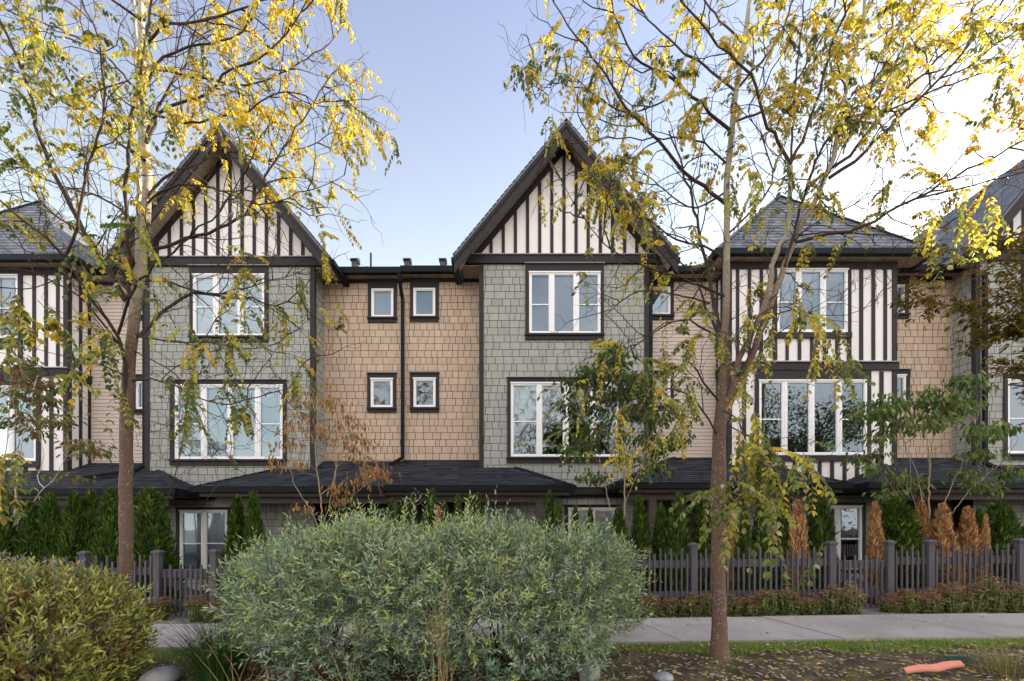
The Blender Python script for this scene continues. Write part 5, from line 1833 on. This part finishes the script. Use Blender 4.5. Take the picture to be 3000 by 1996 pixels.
GT = [(.06, .10, .03), (.09, .13, .03), (.04, .07, .02)]
YT_ = [(.55, .36, .04), (.40, .28, .05), (.3, .26, .05)]
for i, a in enumerate([(15.5, -9, 13, 3.2, GT, 'dark green tree across the street mirrored in the right bay'), (22, -10, 12, 3.4, GT, 'dark tree across the street mirrored at the right edge'), (4.5, -9.5, 11.5, 2.8, YT_, 'yellow tree across the street mirrored in the middle bay'), (-3.5, -9, 11, 2.6, YT_, 'yellow tree across the street mirrored in the small windows'), (-13, -10, 10.5, 2.8, YT_, 'yellow tree across the street mirrored in the left bay'), (5.2, -5, 4.2, 1.5, [(.55, .09, .03), (.6, .2, .03)], 'small orange-red tree mirrored in the middle ground window')]):
    far_tree(*a, 400 + i)

# ------------------------------------------------------------------ light, sky, camera
EL, AZ = math.radians(18.5), math.radians(30)          # sun height; bearing from +X towards +Y
sd = Vector((math.cos(EL) * math.cos(AZ), math.cos(EL) * math.sin(AZ), math.sin(EL)))
sun = bpy.data.lights.new('sun', 'SUN')
sun.energy = 3.8
sun.angle = math.radians(.55)
sun.color = (1, .86, .66)
so = bpy.data.objects.new('sun', sun)
COL.objects.link(so)
so.rotation_euler = sd.to_track_quat('Z', 'Y').to_euler()
w = bpy.data.worlds.new('World')
SC.world = w
w.use_nodes = True
nt = w.node_tree
bg = nt.nodes['Background']
sky = nt.nodes.new('ShaderNodeTexSky')
sky.sky_type = 'NISHITA'
sky.sun_disc = False
sky.sun_elevation = EL
sky.sun_rotation = math.radians(90) - AZ
sky.air_density = 1.0
sky.dust_density = 1.2
sky.ozone_density = 1.5
L = nt.links.new
# thin high veil over the clear sky, and an invented bright cloud bank behind the viewer, added to light the facades
tc = nt.nodes.new('ShaderNodeTexCoord')
sx = nt.nodes.new('ShaderNodeSeparateXYZ')
L(tc.outputs['Generated'], sx.inputs[0])
dim = nt.nodes.new('ShaderNodeVectorMath')
dim.operation = 'SCALE'
dim.inputs['Scale'].default_value = .50
L(sky.outputs[0], dim.inputs[0])
veil = nt.nodes.new('ShaderNodeVectorMath')
veil.operation = 'ADD'
L(dim.outputs[0], veil.inputs[0])
inv = nt.nodes.new('ShaderNodeMath')
inv.operation = 'SUBTRACT'
inv.use_clamp = True
inv.inputs[0].default_value = 1.0
L(sx.outputs['Z'], inv.inputs[1])
sq = nt.nodes.new('ShaderNodeMath')
sq.operation = 'POWER'
sq.inputs[1].default_value = 2.0
L(inv.outputs[0], sq.inputs[0])
hz = nt.nodes.new('ShaderNodeVectorMath')
hz.operation = 'MULTIPLY_ADD'
hz.inputs[1].default_value = (2.4, 2.4, .9)
hz.inputs[2].default_value = (.28, .21, .40)
L(sq.outputs[0], hz.inputs[0])
L(hz.outputs[0], veil.inputs[1])
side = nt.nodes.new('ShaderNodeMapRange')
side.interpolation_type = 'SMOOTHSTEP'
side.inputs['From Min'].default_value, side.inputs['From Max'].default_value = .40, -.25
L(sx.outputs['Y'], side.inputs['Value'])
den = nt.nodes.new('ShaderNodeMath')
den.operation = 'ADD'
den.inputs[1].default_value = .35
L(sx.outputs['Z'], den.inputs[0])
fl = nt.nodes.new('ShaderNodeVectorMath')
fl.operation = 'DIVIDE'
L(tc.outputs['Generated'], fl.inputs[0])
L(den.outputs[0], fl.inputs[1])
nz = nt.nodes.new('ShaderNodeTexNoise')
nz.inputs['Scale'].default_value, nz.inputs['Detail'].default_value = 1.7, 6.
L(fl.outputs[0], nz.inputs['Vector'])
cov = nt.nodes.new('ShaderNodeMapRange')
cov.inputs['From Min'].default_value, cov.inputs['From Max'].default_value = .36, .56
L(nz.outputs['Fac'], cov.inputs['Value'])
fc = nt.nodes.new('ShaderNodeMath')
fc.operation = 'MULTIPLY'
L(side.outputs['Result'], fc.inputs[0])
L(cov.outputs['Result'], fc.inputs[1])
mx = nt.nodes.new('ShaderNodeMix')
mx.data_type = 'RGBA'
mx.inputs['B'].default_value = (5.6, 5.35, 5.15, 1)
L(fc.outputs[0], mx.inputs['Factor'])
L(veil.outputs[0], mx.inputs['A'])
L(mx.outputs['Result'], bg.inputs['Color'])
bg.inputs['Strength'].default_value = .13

cam = bpy.data.cameras.new('camera')
cam.sensor_width = 36
cam.lens = 36 * F / 3000
cam.shift_y = (HY - 998) / 3000
cam.clip_end = 1500
co = bpy.data.objects.new('camera', cam)
COL.objects.link(co)
co.location = (0, 0, CH)
co.rotation_euler = (math.radians(90), 0, 0)
SC.camera = co
SC.view_settings.view_transform = 'Standard'
SC.view_settings.look = 'None'
SC.view_settings.exposure = 2.0
SC.cycles.use_denoising = True
SC.cycles.max_bounces = 8
SC.cycles.diffuse_bounces = 4
SC.cycles.transparent_max_bounces = 12
